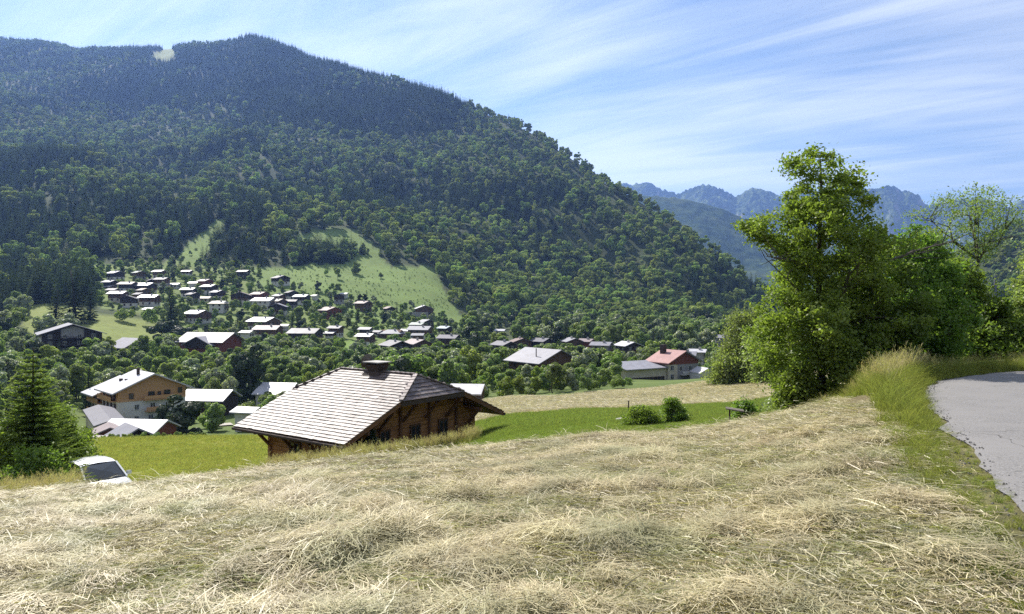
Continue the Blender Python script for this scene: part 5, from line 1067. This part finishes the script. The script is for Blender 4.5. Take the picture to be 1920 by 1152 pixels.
# ------------------------------------------------------------------ near trees and shrubs: trunk, limbs and leaf clusters inside an uneven envelope
def near_tree(name, label, px, Y, H, prof, seed, clusters, per, leaf, mat, group=None, bark='bark', spread=0.30, limb=0.6, cat='tree', trunk_r=0.13, lean=(0, 0), depth=1.0, hollow=0.35, limb_r=0.035, zoff=0.0, tr_top=0.95):
    """prof: (height fraction, reach to the left, reach to the right) in metres"""
    rng = np.random.default_rng(seed); X = (px - CX) / F * Y; z = hz(X, Y) + zoff; e = link(name, None, None, (X, Y, z), label=label, category=cat, group=group)
    pf = np.array(prof); hh = np.linspace(0.02, 1, 60); rl = np.interp(hh, pf[:, 0], pf[:, 1]); rr_ = np.interp(hh, pf[:, 0], pf[:, 2]); w = (rl + rr_) ** 1.3 + .05; C = []
    n = 8; x = np.cumsum(rng.normal(size=(n, 2)) * 0.014 * H, 0); x[0] = 0; tp = np.column_stack([x + np.linspace(0, 1, n)[:, None] ** 1.4 * np.array(lean), np.linspace(-.25, H * tr_top, n)])
    at = lambda h: np.array([np.interp(h * H, tp[:, 2], tp[:, k]) for k in range(3)])
    for i in range(clusters):
        h = rng.choice(hh, p=w / w.sum()) + rng.uniform(-.008, .008); a = rng.uniform(0, 2 * pi); L_, R_ = np.interp(h, pf[:, 0], pf[:, 1]), np.interp(h, pf[:, 0], pf[:, 2])
        irr = .62 + .76 * float(fbm(np.array([cos(a) * 1.3 + h * 5 + seed]), np.array([sin(a) * 1.3 + h * 4 + seed * .7]), 2)[0]); L_, R_ = L_ * irr, R_ * irr
        c = cos(a); ex = (R_ if c > 0 else L_); ey = (L_ + R_) / 2 * depth; q = (hollow + (1 - hollow) * rng.random() ** .7) * rng.uniform(.8, 1.06); b = at(min(h, .97) * .8)
        C.append((b[0] * .6 + c * ex * q, b[1] * .6 + sin(a) * ey * q, h * H))
    C = np.array(C); mb = MB(); mb.tube(tp, np.linspace(trunk_r, trunk_r * .18, n), 8); lr = np.random.default_rng(seed + 1)
    ml = []      # main limbs, then twigs from the nearest limb to the leaf clusters
    far = C[np.argsort(-np.hypot(C[:, 0], C[:, 1]) * lr.uniform(.5, 1, len(C)))][:max(6, len(C) // 14)]
    for c in far:
        hb = max(.06, c[2] / H * lr.uniform(.45, .78)); b = at(hb); r0 = limb_r * lr.uniform(.8, 1.3); L_ = np.linalg.norm(c - b)
        pts = [b + (c - b) * f + np.array([lr.normal() * .05, lr.normal() * .05, .16 * sin(pi * f) * lr.uniform(-.2, 1)]) * L_ * (0 if f in (0, 1) else 1) for f in (0, .25, .5, .75, 1)]
        mb.tube(pts, [r0, r0 * .8, r0 * .6, r0 * .4, r0 * .15], 5, False); ml += pts[1:4]
    ml = np.array(ml + [at(f) for f in np.linspace(.3, .95, 8)])
    for c in C[lr.random(len(C)) < limb]:
        d = np.linalg.norm(ml - c, axis=1) + np.where(ml[:, 2] > c[2], 1.0, 0); b = ml[d.argmin()]; r0 = limb_r * .35; mb.tube([b, b + (c - b) * .5 + lr.normal(size=3) * .05, c], [r0, r0 * .7, r0 * .25], 4, False)
    mb.build('trunk', M[bark], e, True)
    k = np.repeat(np.arange(len(C)), per); sz = spread * (0.65 + .7 * rng.random(len(C))); P = C[k] + rng.normal(size=(len(k), 3)) * sz[k][:, None] * np.array([.62, .62, .40])
    P[:, 2] = np.maximum(P[:, 2], 0.03); ct = rng.random(len(C)); N = rng.normal(size=P.shape) * .8 + np.array([0, 0, .8])
    link('crown', leafmesh('crown', P, N, leaf * rng.uniform(.65, 1.25, len(P)), .5 * ct[k] + .5 * rng.random(len(P)), M[mat], rng, .55), e)
    return e
m = 21.5 / F
near_tree('roadside_tree', 'tall ragged bright green tree by the road, highest of the roadside trees', 1540, 21.5, 7.5, [(.02, 65*m, 95*m), (.08, 95*m, 130*m), (.2, 122*m, 152*m), (.34, 135*m, 150*m), (.47, 118*m, 135*m), (.55, 82*m, 130*m), (.63, 112*m, 130*m), (.70, 142*m, 112*m), (.75, 92*m, 104*m), (.82, 78*m, 92*m), (.90, 70*m, 70*m), (.95, 46*m, 46*m), (1.0, 10*m, 16*m)], 7, 460, 150, .056, 'leaf_near', 'roadside trees', hollow=.2, spread=.25, limb=.45, trunk_r=.14)
m = 23 / F
near_tree('roadside_tree', 'dense dark green tree right behind the tallest roadside tree', 1645, 23, 4.8, [(.02, 60*m, 80*m), (.2, 95*m, 95*m), (.5, 100*m, 95*m), (.8, 75*m, 70*m), (.95, 35*m, 40*m), (1, 8*m, 10*m)], 8, 230, 150, .065, 'leaf_near', 'roadside trees', limb=.35)
m = 25 / F
near_tree('roadside_tree', 'leafy roadside tree with a slanting bare bough, left of the airy ash', 1725, 25, 4.9, [(.02, 60*m, 70*m), (.3, 80*m, 80*m), (.6, 75*m, 70*m), (.85, 50*m, 45*m), (1, 10*m, 12*m)], 9, 200, 150, .068, 'leaf_near', 'roadside trees', limb=.45)
m = 29 / F
near_tree('roadside_tree', 'low bushy roadside tree beneath the airy ash', 1792, 29, 3.9, [(.02, 80*m, 80*m), (.4, 85*m, 85*m), (.8, 55*m, 60*m), (1, 12*m, 14*m)], 10, 190, 150, .068, 'leaf_near', 'roadside trees', limb=.35)
near_tree('roadside_shrub', 'shrub at the roadside below the church spire', 1862, 27.5, 2.2, [(.02, 60*m, 60*m), (.5, 66*m, 66*m), (1, 10*m, 10*m)], 11, 120, 150, .065, 'leaf_near', 'roadside trees', limb=.3, cat='shrub')
near_tree('roadside_tree', 'rounded green tree cut off by the right photo edge', 1985, 29, 4.2, [(.02, 60*m, 90*m), (.5, 75*m, 110*m), (.85, 50*m, 70*m), (1, 10*m, 12*m)], 12, 200, 150, .066, 'leaf', 'roadside trees', limb=.3)
near_tree('roadside_tree', 'tree beyond the road bend at the far right', 2010, 27, 4.8, [(.02, 1.4, 1.4), (.5, 1.8, 1.8), (.85, 1.2, 1.2), (1, .2, .2)], 13, 160, 130, .068, 'leaf', 'roadside trees', limb=.3)
m = 38 / F
near_tree('ash_tree', 'airy thin-leaved ash with visible branches against the blue mountains', 1812, 38, 8.6, [(.02, .1, .1), (.5, 18*m, 22*m), (.58, 45*m, 45*m), (.68, 78*m, 75*m), (.80, 100*m, 95*m), (.90, 85*m, 92*m), (.97, 50*m, 60*m), (1.0, 12*m, 14*m)], 14, 125, 62, .060, 'leaf', None, spread=.42, limb=.8, limb_r=.05, trunk_r=.15, hollow=.15, tr_top=.75)
near_tree('ash_tree', 'smaller thin ash standing left of the airy one', 1745, 37, 6.6, [(.02, .1, .1), (.5, 18*m, 18*m), (.7, 42*m, 42*m), (.9, 40*m, 40*m), (1.0, 8*m, 8*m)], 15, 70, 70, .062, 'leaf_lime', None, spread=.42, limb=.8, limb_r=.04, hollow=.2, tr_top=.75)
def dead_bough(px, py, Y, dirs, label):
    x, y, z = (px - CX) / F * Y, Y, EYE + (HY - py) / F * Y; r = np.random.default_rng(int(px)); mb = MB(); e = np.array(dirs, float); p = np.zeros(3); mb.tube([p, e * .5 + (0, 0, .08), e], [.04, .03, .01], 6)
    for i in range(12):
        q = e * r.uniform(.3, .95); d = e * .25 + r.normal(size=3) * .28; mb.tube([q, q + d * .6, q + d], [.014, .01, .004], 4)
    link('dead_bough', mb.mesh('dead_bough', M['bark_dead']), None, (x, y, z), label=label, category='branch')
dead_bough(1532, 505, 21.2, (-1.55, -.3, .35), 'bare brown dead bough sticking out left of the tallest roadside tree')
dead_bough(1640, 500, 22.4, (2.2, -.3, .75), 'long bare bough slanting across the roadside trees')
dead_bough(1822, 470, 37.5, (2.1, 0, .75), 'bare grey twigs right of the airy ash')
m = 115 / F
near_tree('field_tree', 'dark green tree at the far right corner of the mown strip', 1405, 108, 10.2, [(.02, 40*m, 40*m), (.3, 52*m, 50*m), (.65, 45*m, 48*m), (.9, 26*m, 30*m), (1, 5*m, 6*m)], 16, 190, 110, .20, 'leaf', None, spread=1.3, limb=.3, trunk_r=.25)
near_tree('field_tree', 'rounded bush under the dark green tree at the mown strip corner', 1368, 106, 4.2, [(.02, 24*m, 24*m), (.5, 28*m, 28*m), (1, 5*m, 5*m)], 17, 90, 100, .19, 'leaf', None, spread=1.0, limb=.2, cat='shrub')
near_tree('field_tree', 'tall green tree half hidden behind the roadside tree, left side', 1442, 100, 9.0, [(.02, 22*m, 40*m), (.3, 38*m, 50*m), (.7, 34*m, 50*m), (1, 5*m, 6*m)], 18, 150, 110, .19, 'leaf', None, spread=1.2, limb=.3, trunk_r=.22)
# young fir and leafy bushes by the parked car
def near_fir(px, Y, H, R, seed, label):
    X = (px - CX) / F * Y; rng = np.random.default_rng(seed); e = link('young_fir', None, None, (X, Y, hz(X, Y)), label=label, category='tree'); mb = MB(); mb.tube([(0, 0, -.2), (0, 0, H)], [.09, .012], 8); P, N, A, Sz, Tn = [], [], [], [], []
    T = 26
    for i in range(T):
        f = i / T; z = H * (.05 + .93 * f); rad = R * (1 - f) ** .85 + .06; n = int(18 - 9 * f)
        for j in range(n):
            a = 2 * pi * (j + rng.random() * .8) / n; ln = rad * rng.uniform(.75, 1.15); up = .42 * f + .05; tip = np.array([cos(a) * ln, sin(a) * ln, ln * (up - .18)]); mid = np.array([cos(a) * ln * .5, sin(a) * ln * .5, ln * (up * .5 - .16)])
            b0 = np.array([0, 0, z]); mb.tube([b0, b0 + mid, b0 + tip], [.014, .009, .003], 3, False); m_ = max(6, int(ln * 32))
            for k in range(m_):
                q = (k + .5) / m_; p = (mid * 2 * q if q < .5 else mid + (tip - mid) * (q - .5) * 2) + b0; sd = np.array([-sin(a), cos(a), 0]) * rng.choice((-1, 1)); d = tip / ln * .75 + sd * rng.uniform(.3, 1.0) * (1 - .5 * q); wd = .07 + .12 * (1 - q) * min(1, ln)
                P.append(p + d * wd * .8); A.append(d); N.append((rng.normal() * .35, rng.normal() * .35, 1)); Sz.append(wd * 1.15); Tn.append(.25 + .75 * q * rng.random())
    mb.build('trunk', M['bark'], e); P, N, A, Sz, Tn = map(np.array, (P, N, A, Sz, Tn)); link('crown', leafmesh('crown', P, N.astype(float), Sz, Tn, M['needle_near'], rng, .30, A.astype(float)), e)
near_fir(62, 27.5, 5.75, 2.15, 31, 'young bright green fir standing above the parked car')
m = 26 / F
near_tree('hazel_bush', 'broad leafy bush right in front of the young fir beside the car', 112, 31.5, 3.7, [(.02, 50*m, 50*m), (.4, 66*m, 55*m), (.75, 46*m, 40*m), (1, 10*m, 10*m)], 32, 170, 130, .065, 'leaf_lime', 'bushes around the young fir', cat='bush', limb=.3)
near_tree('hazel_bush', 'leafy bush left of the young fir at the photo edge', 12, 26.5, 3.0, [(.02, 60*m, 50*m), (.5, 65*m, 55*m), (1, 10*m, 10*m)], 33, 140, 130, .065, 'leaf_near', 'bushes around the young fir', cat='bush', limb=.3)
near_tree('hazel_bush', 'low dark bush beneath the young fir', 62, 25.6, 1.9, [(.02, 60*m, 60*m), (.6, 60*m, 60*m), (1, 20*m, 20*m)], 34, 110, 120, .06, 'leaf_near', 'bushes around the young fir', cat='bush', limb=.3)
near_tree('hazel_bush', 'small bush behind the parked car roof', 150, 34.5, 2.6, [(.02, .7, .6), (.6, .8, .6), (1, .2, .2)], 35, 80, 120, .06, 'leaf_near', 'bushes around the young fir', cat='bush', limb=.3)
# shrubs in the right meadow and at the bank
def gnd(px, py, lo=18.5): return y_at(px, py, lo, 80)
Y = gnd(1208, 800); m = Y / F
near_tree('meadow_bush', 'dark round bush in the green meadow below the mown strip', 1207, Y, 40*m, [(.02, 30*m, 30*m), (.5, 34*m, 34*m), (.85, 22*m, 20*m), (1, 5*m, 5*m)], 41, 100, 130, .045, 'leaf_near', None, cat='bush', spread=.2, limb=.3, zoff=-.1)
Y = gnd(1265, 795); m = Y / F
near_tree('meadow_bush', 'spiky young bush with reddish shoots right of the round bush', 1263, Y, 52*m, [(.02, 18*m, 22*m), (.4, 24*m, 28*m), (.7, 18*m, 18*m), (.9, 16*m, 8*m), (1, 12*m, 4*m)], 42, 75, 110, .045, 'leaf_near', None, cat='bush', spread=.18, limb=.8, zoff=-.1)
Y = 21.0; m = Y / F
near_tree('meadow_bush', 'small olive bush beside the little signboard', 1398, Y, 36*m, [(.02, 14*m, 16*m), (.6, 16*m, 18*m), (1, 4*m, 5*m)], 43, 50, 110, .04, 'leaf_near', None, cat='bush', spread=.15, limb=.4)
near_tree('meadow_bush', 'blue-green low bush at the bank edge left of the roadside tree', 1464, Y, 32*m, [(.02, 20*m, 22*m), (.6, 20*m, 22*m), (1, 6*m, 6*m)], 44, 60, 110, .04, 'leaf_silver', None, cat='bush', spread=.15, limb=.3)
near_tree('meadow_bush', 'leafy bank bush at the foot of the roadside tree', 1492, 20.5, 1.2, [(.02, .5, .6), (.6, .5, .6), (1, .1, .1)], 45, 60, 120, .05, 'leaf_near', None, cat='bush', spread=.2, limb=.3)
# clipped thujas against the chalet
for px, hp, lab in ((676, 42, 'left of two slim dark thujas beside the chalet gable'), (697, 38, 'right of two slim dark thujas beside the chalet gable')):
    Y = 35.6; m = Y / F; near_tree('thuja', lab, px, Y, 62*m, [(.02, 10*m, 10*m), (.4, 13*m, 13*m), (.8, 8*m, 8*m), (1, 1*m, 1*m)], 46 + px, 90, 120, .035, 'leaf_dark', 'slim thujas beside the chalet', cat='tree', spread=.13, limb=.2)
# little signboard, stake and stone in the meadow
Y = 20.0; X = (1368 - CX) / F * Y; e = link('signboard', None, None, (X, Y, hz(X, Y)), radians(-15), label='small flat board on a thin post at the meadow edge', category='sign')
zb = EYE + (HY - 768) / F * Y - hz(X, Y); MB().tube([(0, 0, -.3), (0, 0, zb)], .022, 8).build('post', M['timber_dark'], e); MB().hexa([(-.10, -.18, zb + .02), (.36, -.18, zb - .04), (.36, .18, zb - .04), (-.10, .18, zb + .02), (-.10, -.18, zb + .05), (.36, -.18, zb - .01), (.36, .18, zb - .01), (-.10, .18, zb + .05)]).build('board', M['bark_dead'], e)
Y = 57.0; X = (1178 - CX) / F * Y; MB().tube([(0, 0, -.3), (.03, 0, .75)], .05, 6).build('stake', M['timber_dark'], None, loc=(X, Y, hz(X, Y)), label='short wooden stake between green meadow and mown strip', category='stake')
Y = gnd(1168, 790); X = (1168 - CX) / F * Y; sv = MB(); a = np.arange(12) * 2 * pi / 12; rs = .32 + .06 * np.sin(a * 3 + 1)
sv.add([(r * 1.4 * cos(t), r * sin(t), -.05) for r, t in zip(rs, a)] + [(r * 1.1 * cos(t), r * .8 * sin(t), .10 + .03 * sin(2 * t)) for r, t in zip(rs, a)], [(i, (i + 1) % 12, 12 + (i + 1) % 12, 12 + i) for i in range(12)] + [tuple(range(12, 24))]); sv.build('stone', M['stone_pale'], None, loc=(X, Y, hz(X, Y) + .05), label='flat pale stone lying in the green meadow', category='stone')
# ------------------------------------------------------------------ cut hay, stubble and grasses
def ribbons(name, seed, n, mat, length, width, rad, zmax, kind):
    """a tuft of bent blades; each blade three segments long"""
    rng = np.random.default_rng(seed); V, Fc, C = [], [], []; o = 0
    main = rng.uniform(0, 2 * pi)
    for i in range(n):
        L = length * rng.uniform(.5, 1.3); w = width * rng.uniform(.6, 1.4)
        if kind == 'mat':       # lying straw
            a = main + rng.normal() * 1.15; p = np.array([rng.normal() * rad, rng.normal() * rad, rng.random() ** 1.5 * zmax]); d = np.array([cos(a), sin(a), rng.normal() * .10]); bend = rng.normal() * 1.1
        elif kind == 'mound':   # straw heaped over a hump
            a = rng.uniform(0, 2 * pi); b = main + rng.normal() * .9; r = rad * rng.random() ** .6; p = np.array([cos(a) * r, sin(a) * r, zmax * max(0, 1 - (r / rad) ** 2) * rng.uniform(.5, 1.05)]); d = np.array([cos(b), sin(b), rng.normal() * .2]); bend = rng.normal() * 1.0
        else:                   # upright blades
            a = rng.uniform(0, 2 * pi); r = rad * rng.random() ** .5; b = rng.uniform(0, 2 * pi); p = np.array([cos(b) * r, sin(b) * r, -.01]); t = rng.uniform(.05, .5); d = np.array([cos(a) * t, sin(a) * t, 1.0]); bend = rng.normal() * .5
        d = d / np.linalg.norm(d); pts = [p]; seg = 4 if kind == 'up' else 3; q = p; up = np.array([0, 0, 1.0])
        side = np.cross(d, up) if kind != 'up' else np.cross(d, rng.normal(size=3)); side /= np.linalg.norm(side) + 1e-9; dd = d.copy()
        for s in range(seg):
            q = q + dd * L / seg; pts.append(q)
            if kind == 'up': dd = dd + np.array([cos(a), sin(a), 0]) * .22 * (s + 1) - up * .10 * s
            else: dd = dd + np.cross(up, dd) * bend * .35 + up * (-.12 if q[2] > .01 else .05)
            dd /= np.linalg.norm(dd)
        wv = side if kind != 'mat' else (side * .8 + up * rng.normal() * .5)
        for s, q in enumerate(pts):
            ww = w * (1 - .75 * s / seg if kind == 'up' else 1 - .4 * abs(2 * s / seg - 1)); V += [q - wv * ww / 2, q + wv * ww / 2]; 
        c = rng.random(); C += [c] * (2 * len(pts)); Fc += [(o + 2 * s, o + 2 * s + 1, o + 2 * s + 3, o + 2 * s + 2) for s in range(seg)]; o += 2 * len(pts)
    return mesh_np(name, np.array(V), np.array(Fc), M[mat], colors=np.array(C)[:, None] * np.ones((1, 3)))
HK = [ribbons('straw', 200 + i, 62, 'hay', .17, .0062, .15, .03, 'mat') for i in range(6)] + [ribbons('straw_heap', 210 + i, 210, 'hay', .22, .0062, .30, .19, 'mound') for i in range(4)] \
   + [ribbons('wilted', 220 + i, 60, 'hay_green', .16, .0062, .15, .028, 'mat') for i in range(3)] + [ribbons('stubble', 230 + i, 34, 'grass', .055, .0055, .12, .0, 'up') for i in range(2)] + [ribbons('stalks', 240 + i, 9, 'hay', .45, .0075, .2, .05, 'mat') for i in range(2)]
K_HEAP, K_WILT, K_STUB, K_STALK = 6, 10, 13, 15
rng = np.random.default_rng(77)
def field(n, y0, y1, pmin=-80, pmax=1980, test=None, power=1.0):
    Y = (y0 ** (2 - power) + rng.random(n) * (y1 ** (2 - power) - y0 ** (2 - power))) ** (1 / (2 - power)); px = rng.uniform(pmin, pmax, n); X = (px - CX) / F * Y
    k = test(X, Y, px) if test else np.ones(n, bool); return X[k], Y[k], px[k]
X, Y, px = field(23000, 3.0, 24.0, power=.85, test=lambda x, y, p: (edge_dist(x, y) < -.35) & ~((p > 1600) & (y > 14)) & (y < np.interp(p, [0, 600, 1300, 1560, 1900], [21, 23, 21, 17, 14])))
n = len(X); ed_ = edge_dist(X, Y); pat = fbm(X * .8 + 2 + Y * .2, Y * 1.3 + 7, 4); gr = fbm(X * .35 + 9, Y * .35, 4); sw = fbm(X * .28 + Y * .1, Y * 1.2 + X * .25, 3)
verge = sstep(-1.5, -.45, ed_ + (fbm(X * 1.2, Y * 1.2, 2) - .5) * 1.4)
u = rng.random(n); kin = rng.integers(0, 6, n)
kin = np.where(u < .03 + .45 * sstep(.53, .68, pat), K_HEAP + rng.integers(0, 4, n), kin)
kin = np.where((u > .45) & (u < .45 + .08 + .42 * sstep(.48, .70, gr)), K_WILT + rng.integers(0, 3, n), kin)
kin = np.where(u > .93, K_STALK + rng.integers(0, 2, n), kin)
kin = np.where((rng.random(n) < .02 + .45 * sstep(.58, .72, gr)) & (kin < K_HEAP), K_STUB + rng.integers(0, 2, n), kin)
kin = np.where(rng.random(n) < verge * .75, K_STUB + rng.integers(0, 2, n), kin)
sc = rng.uniform(.75, 1.25, n) * np.interp(Y, [3, 8, 22], [.9, 1.0, 1.3]); sc3 = np.stack([sc, sc, sc * np.where((kin >= K_HEAP) & (kin < K_WILT), rng.uniform(.35, 1.2, n) * np.interp(Y, [8, 15], [1, .5]), 1.0)], 1)
lift = np.where(kin < K_HEAP, .004 + .03 * sstep(.45, .7, sw), 0) - .05 * sstep(8, 15, Y)
scatter('cut_hay', np.stack([X, Y, height(X, Y) + lift], 1), sc3, rng.uniform(0, 6.28, n), kin, HK, 'mown hay lying loose over the whole foreground field', 'hay', tilt=rng.normal(size=(n, 2)) * .07)
# verge: short bright grass along the asphalt, tall seeding grass on the bank
GK = [ribbons('grass_tuft', 250 + i, 60, 'grass', .22, .0065, .12, 0, 'up') for i in range(3)] + [ribbons('tall_grass', 260 + i, 46, 'grass', .62, .0075, .14, 0, 'up') for i in range(3)]
def seed_heads(name, seed):
    rng = np.random.default_rng(seed); V, Fc, C = [], [], []; o = 0
    for i in range(16):
        a, t, L = rng.uniform(0, 6.28), rng.uniform(.05, .45), rng.uniform(.75, 1.15); b = rng.normal(size=2) * .09; pts = []
        for s in range(6): f = s / 5; pts.append(np.array([b[0] + cos(a) * t * L * f ** 1.8, b[1] + sin(a) * t * L * f ** 1.8, L * f * (1 - .18 * t * f)]))
        sd = np.array([-sin(a), cos(a), 0]) if i % 2 else np.array([cos(a), sin(a), .2])
        for s, q in enumerate(pts): w = .0028; V += [q - sd * w, q + sd * w]
        C += [rng.random()] * 12; Fc += [(o + 2 * s, o + 2 * s + 1, o + 2 * s + 3, o + 2 * s + 2) for s in range(5)]; o += 12
        for k in range(9):   # loose panicle
            f = .80 + .2 * k / 9; q = np.array([np.interp(f * 5, range(6), [p[j] for p in pts]) for j in range(3)]); d = rng.normal(size=3) * .030; V += [q, q + d + (.006, 0, 0), q + d * 1.7, q + d - (.006, 0, 0)]; C += [rng.random()] * 4; Fc.append((o, o + 1, o + 2, o + 3)); o += 4
    return mesh_np(name, np.array(V), np.array(Fc), M['grass_dry'], colors=np.array(C)[:, None] * np.ones((1, 3)))
SH = [seed_heads('seed_heads_%d' % i, 270 + i) for i in range(3)]
def along_edge(n, s0, s1, d0, d1):
    seg = np.cumsum(np.concatenate([[0], np.linalg.norm(np.diff(REDGE, axis=0), axis=1)])); s = rng.uniform(s0, s1, n); x = np.interp(s, seg, REDGE[:, 0]); y = np.interp(s, seg, REDGE[:, 1])
    x2 = np.interp(s + .3, seg, REDGE[:, 0]); y2 = np.interp(s + .3, seg, REDGE[:, 1]); dx, dy = x2 - x, y2 - y; l_ = np.hypot(dx, dy) + 1e-6; off = rng.uniform(d0, d1, n); return x - dy / l_ * off, y + dx / l_ * off
x1, y1 = along_edge(3400, 19, 62, -.06, .75); e1 = -edge_dist(x1, y1)
k = rng.random(len(x1)) < np.interp(y1, [3, 7, 9, 30], [.25, .55, 1, 1]) * np.interp(e1, [0, .4, .95], [1, .9, .25]); x1, y1, e1 = x1[k], y1[k], e1[k]
k1 = np.where((rng.random(len(x1)) < sstep(9, 13, y1) * .35), 3 + rng.integers(0, 3, len(x1)), rng.integers(0, 3, len(x1))); s1 = rng.uniform(.55, 1.2, len(x1)) * np.interp(y1, [3, 8, 13], [.5, .6, .9]) * np.interp(e1, [-.1, .15, .4], [.3, .6, 1.0])
scatter('verge_grass', np.stack([x1, y1, height(x1, y1)], 1), s1, rng.uniform(0, 6.28, len(x1)), k1, GK, 'bright green grass growing along the edge of the road', 'grass')
# the tall bank in front of the roadside trees
px = rng.uniform(1585, 1790, 1500); yy = rng.uniform(13.2, 19.5, 1500); xx = (px - CX) / F * yy; k = (edge_dist(xx, yy) < -.45) & (px > np.interp(yy, [13.2, 15, 19.5], [1690, 1630, 1580])); xx, yy = xx[k], yy[k]
x2, y2 = along_edge(1500, 36, 66, .4, 2.4); k = y2 > 16; xx, yy = np.concatenate([xx, x2[k]]), np.concatenate([yy, y2[k]])
u = rng.random(len(xx)); kk = np.where(u < .85, 3 + rng.integers(0, 3, len(xx)), 6 + rng.integers(0, 3, len(xx))); ss = rng.uniform(.7, 1.25, len(xx)) * (.42 + .42 * np.exp(-((pxof(xx, yy) - 1675) / 75) ** 2)) * np.where(u < .85, 1.0, .85)
scatter('tall_grass', np.stack([xx, yy, height(xx, yy) - .02], 1), ss, rng.uniform(0, 6.28, len(xx)), kk, GK + SH, 'tall seeding grass on the bank beside the road bend', 'grass')
# dry grasses along the chalet foot and below the bushes on the left
px = np.concatenate([rng.uniform(500, 900, 620), rng.uniform(-20, 150, 420)]); yy = np.concatenate([np.full(620, 0.0), rng.uniform(18, 24, 420)]); yy[:620] = np.interp(px[:620], [500, 640, 720, 900], [34, 31.5, 33, 38]) + rng.normal(size=620) * .5
xx = (px - CX) / F * yy; kk = np.where(rng.random(len(px)) < .55, 6 + rng.integers(0, 3, len(px)), 3 + rng.integers(0, 3, len(px)))
scatter('dry_weeds', np.stack([xx, yy, height(xx, yy) - .02], 1), rng.uniform(.5, .95, len(px)), rng.uniform(0, 6.28, len(px)), kk, GK + SH, 'dry seeding weeds along the chalet foot and the left bank', 'weeds')
# meadow blades
MK = [ribbons('meadow_tuft', 280 + i, 44, 'meadow_blade', .20, .012, .22, 0, 'up') for i in range(3)] + [ribbons('meadow_tuft_yellow', 290 + i, 44, 'meadow_yellow', .22, .012, .24, 0, 'up') for i in range(3)]
X, Y, px = field(26000, 19, 62, 860, 1470, power=.6, test=lambda x, y, p: (y < 60 + 3 * np.sin(p / 90)) & (y > np.interp(p, [860, 1300, 1470], [24, 22, 19])))
X2, Y2, px2 = field(21000, 22, 84, 120, 880, power=.7)
Xa, Ya = np.concatenate([X, X2]), np.concatenate([Y, Y2]); ki = np.concatenate([rng.integers(0, 3, len(X)), np.where(rng.random(len(X2)) < .8, 3, 0) + rng.integers(0, 3, len(X2))])
inch = ((Xa + 7.37) ** 2 + (Ya - 40.78) ** 2) < 25; Xa, Ya, ki = Xa[~inch], Ya[~inch], ki[~inch]
scatter('meadow_grass', np.stack([Xa, Ya, height(Xa, Ya) - .02], 1), rng.uniform(.7, 1.3, len(Xa)) * np.interp(Ya, [20, 60, 95], [.7, 1.1, 1.6]) * np.interp(fbm(Xa * .2, Ya * .2, 3), [.3, .7], [.7, 1.3]), rng.uniform(0, 6.28, len(Xa)), ki, MK, 'short green grass of the two meadows below the hay field', 'grass')
# straw lying on the far mown strip
X, Y, px = field(9000, 58, 128, 900, 1500, power=.7, test=lambda x, y, p: y > 61 + 3 * np.sin(p / 90))
scatter('strip_hay', np.stack([X, Y, height(X, Y)], 1), rng.uniform(2.0, 4.0, len(X)), rng.normal(size=len(X)) * .5 + 3.0, rng.integers(0, 5, len(X)), HK[:5], 'pale cut hay on the far mown strip', 'hay')
# scrub hedge between left meadow and barns
for i in range(16):
    px = 195 + i * 12.5; Yh = 84 + 1.0 * sin(i * 2.1); Xh = (px - CX) / F * Yh; plant('shrub', Xh, Yh, .55 + .3 * sin(i * 1.3) ** 2, 'low grey-green shrub of the hedge between left meadow and barns', 'hedge shrubs below the barns', i * 1.1, i, name='hedge_shrub', cat='shrub')

# crumbs of asphalt and small stones along the broken road edge
pe = MB().add([(0, 0, 1), (.95, 0, .2), (.2, .9, .1), (-.85, .3, .15), (-.5, -.75, .2), (.45, -.85, .1), (0, 0, -.5)], [(0, 1, 2), (0, 2, 3), (0, 3, 4), (0, 4, 5), (0, 5, 1), (6, 2, 1), (6, 3, 2), (6, 4, 3), (6, 5, 4), (6, 1, 5)]).mesh('pebble', surf('road_crumbs', (.16, .15, .145), (.09, .085, .08), 30, .9, .1, rnd=.35))
x, y = along_edge(2600, 18, 60, -.35, .22); e_ = edge_dist(x, y); z = np.where(e_ > .02, road_z(y) + .018 * np.clip(e_ / .25, 0, 1) - .022, height(x, y) + .01)
scatter('road_crumbs', np.stack([x, y, z], 1), rng.uniform(.004, .017, len(x)) ** 1.0, rng.uniform(0, 6.28, len(x)), np.zeros(len(x), int), [pe], 'dark crumbs and small stones along the broken road edge', 'gravel')
# ------------------------------------------------------------------ haze in the valley air
hm = bpy.data.materials.new('valley_haze'); n, l = nodes_of(hm); n.remove(n['Principled BSDF'])
pv = n.new('ShaderNodeVolumePrincipled'); pv.inputs['Color'].default_value = (0.26, 0.45, 1.0, 1); pv.inputs['Density'].default_value = 0.70e-4; pv.inputs['Anisotropy'].default_value = 0.45
l.new(pv.outputs[0], n['Material Output'].inputs['Volume'])
hb = MB().box(-9500, 9500, -6000, 11500, -90, 1500).build('haze', hm, kind='stuff', label='pale blue haze hanging in the valley air', category='haze')
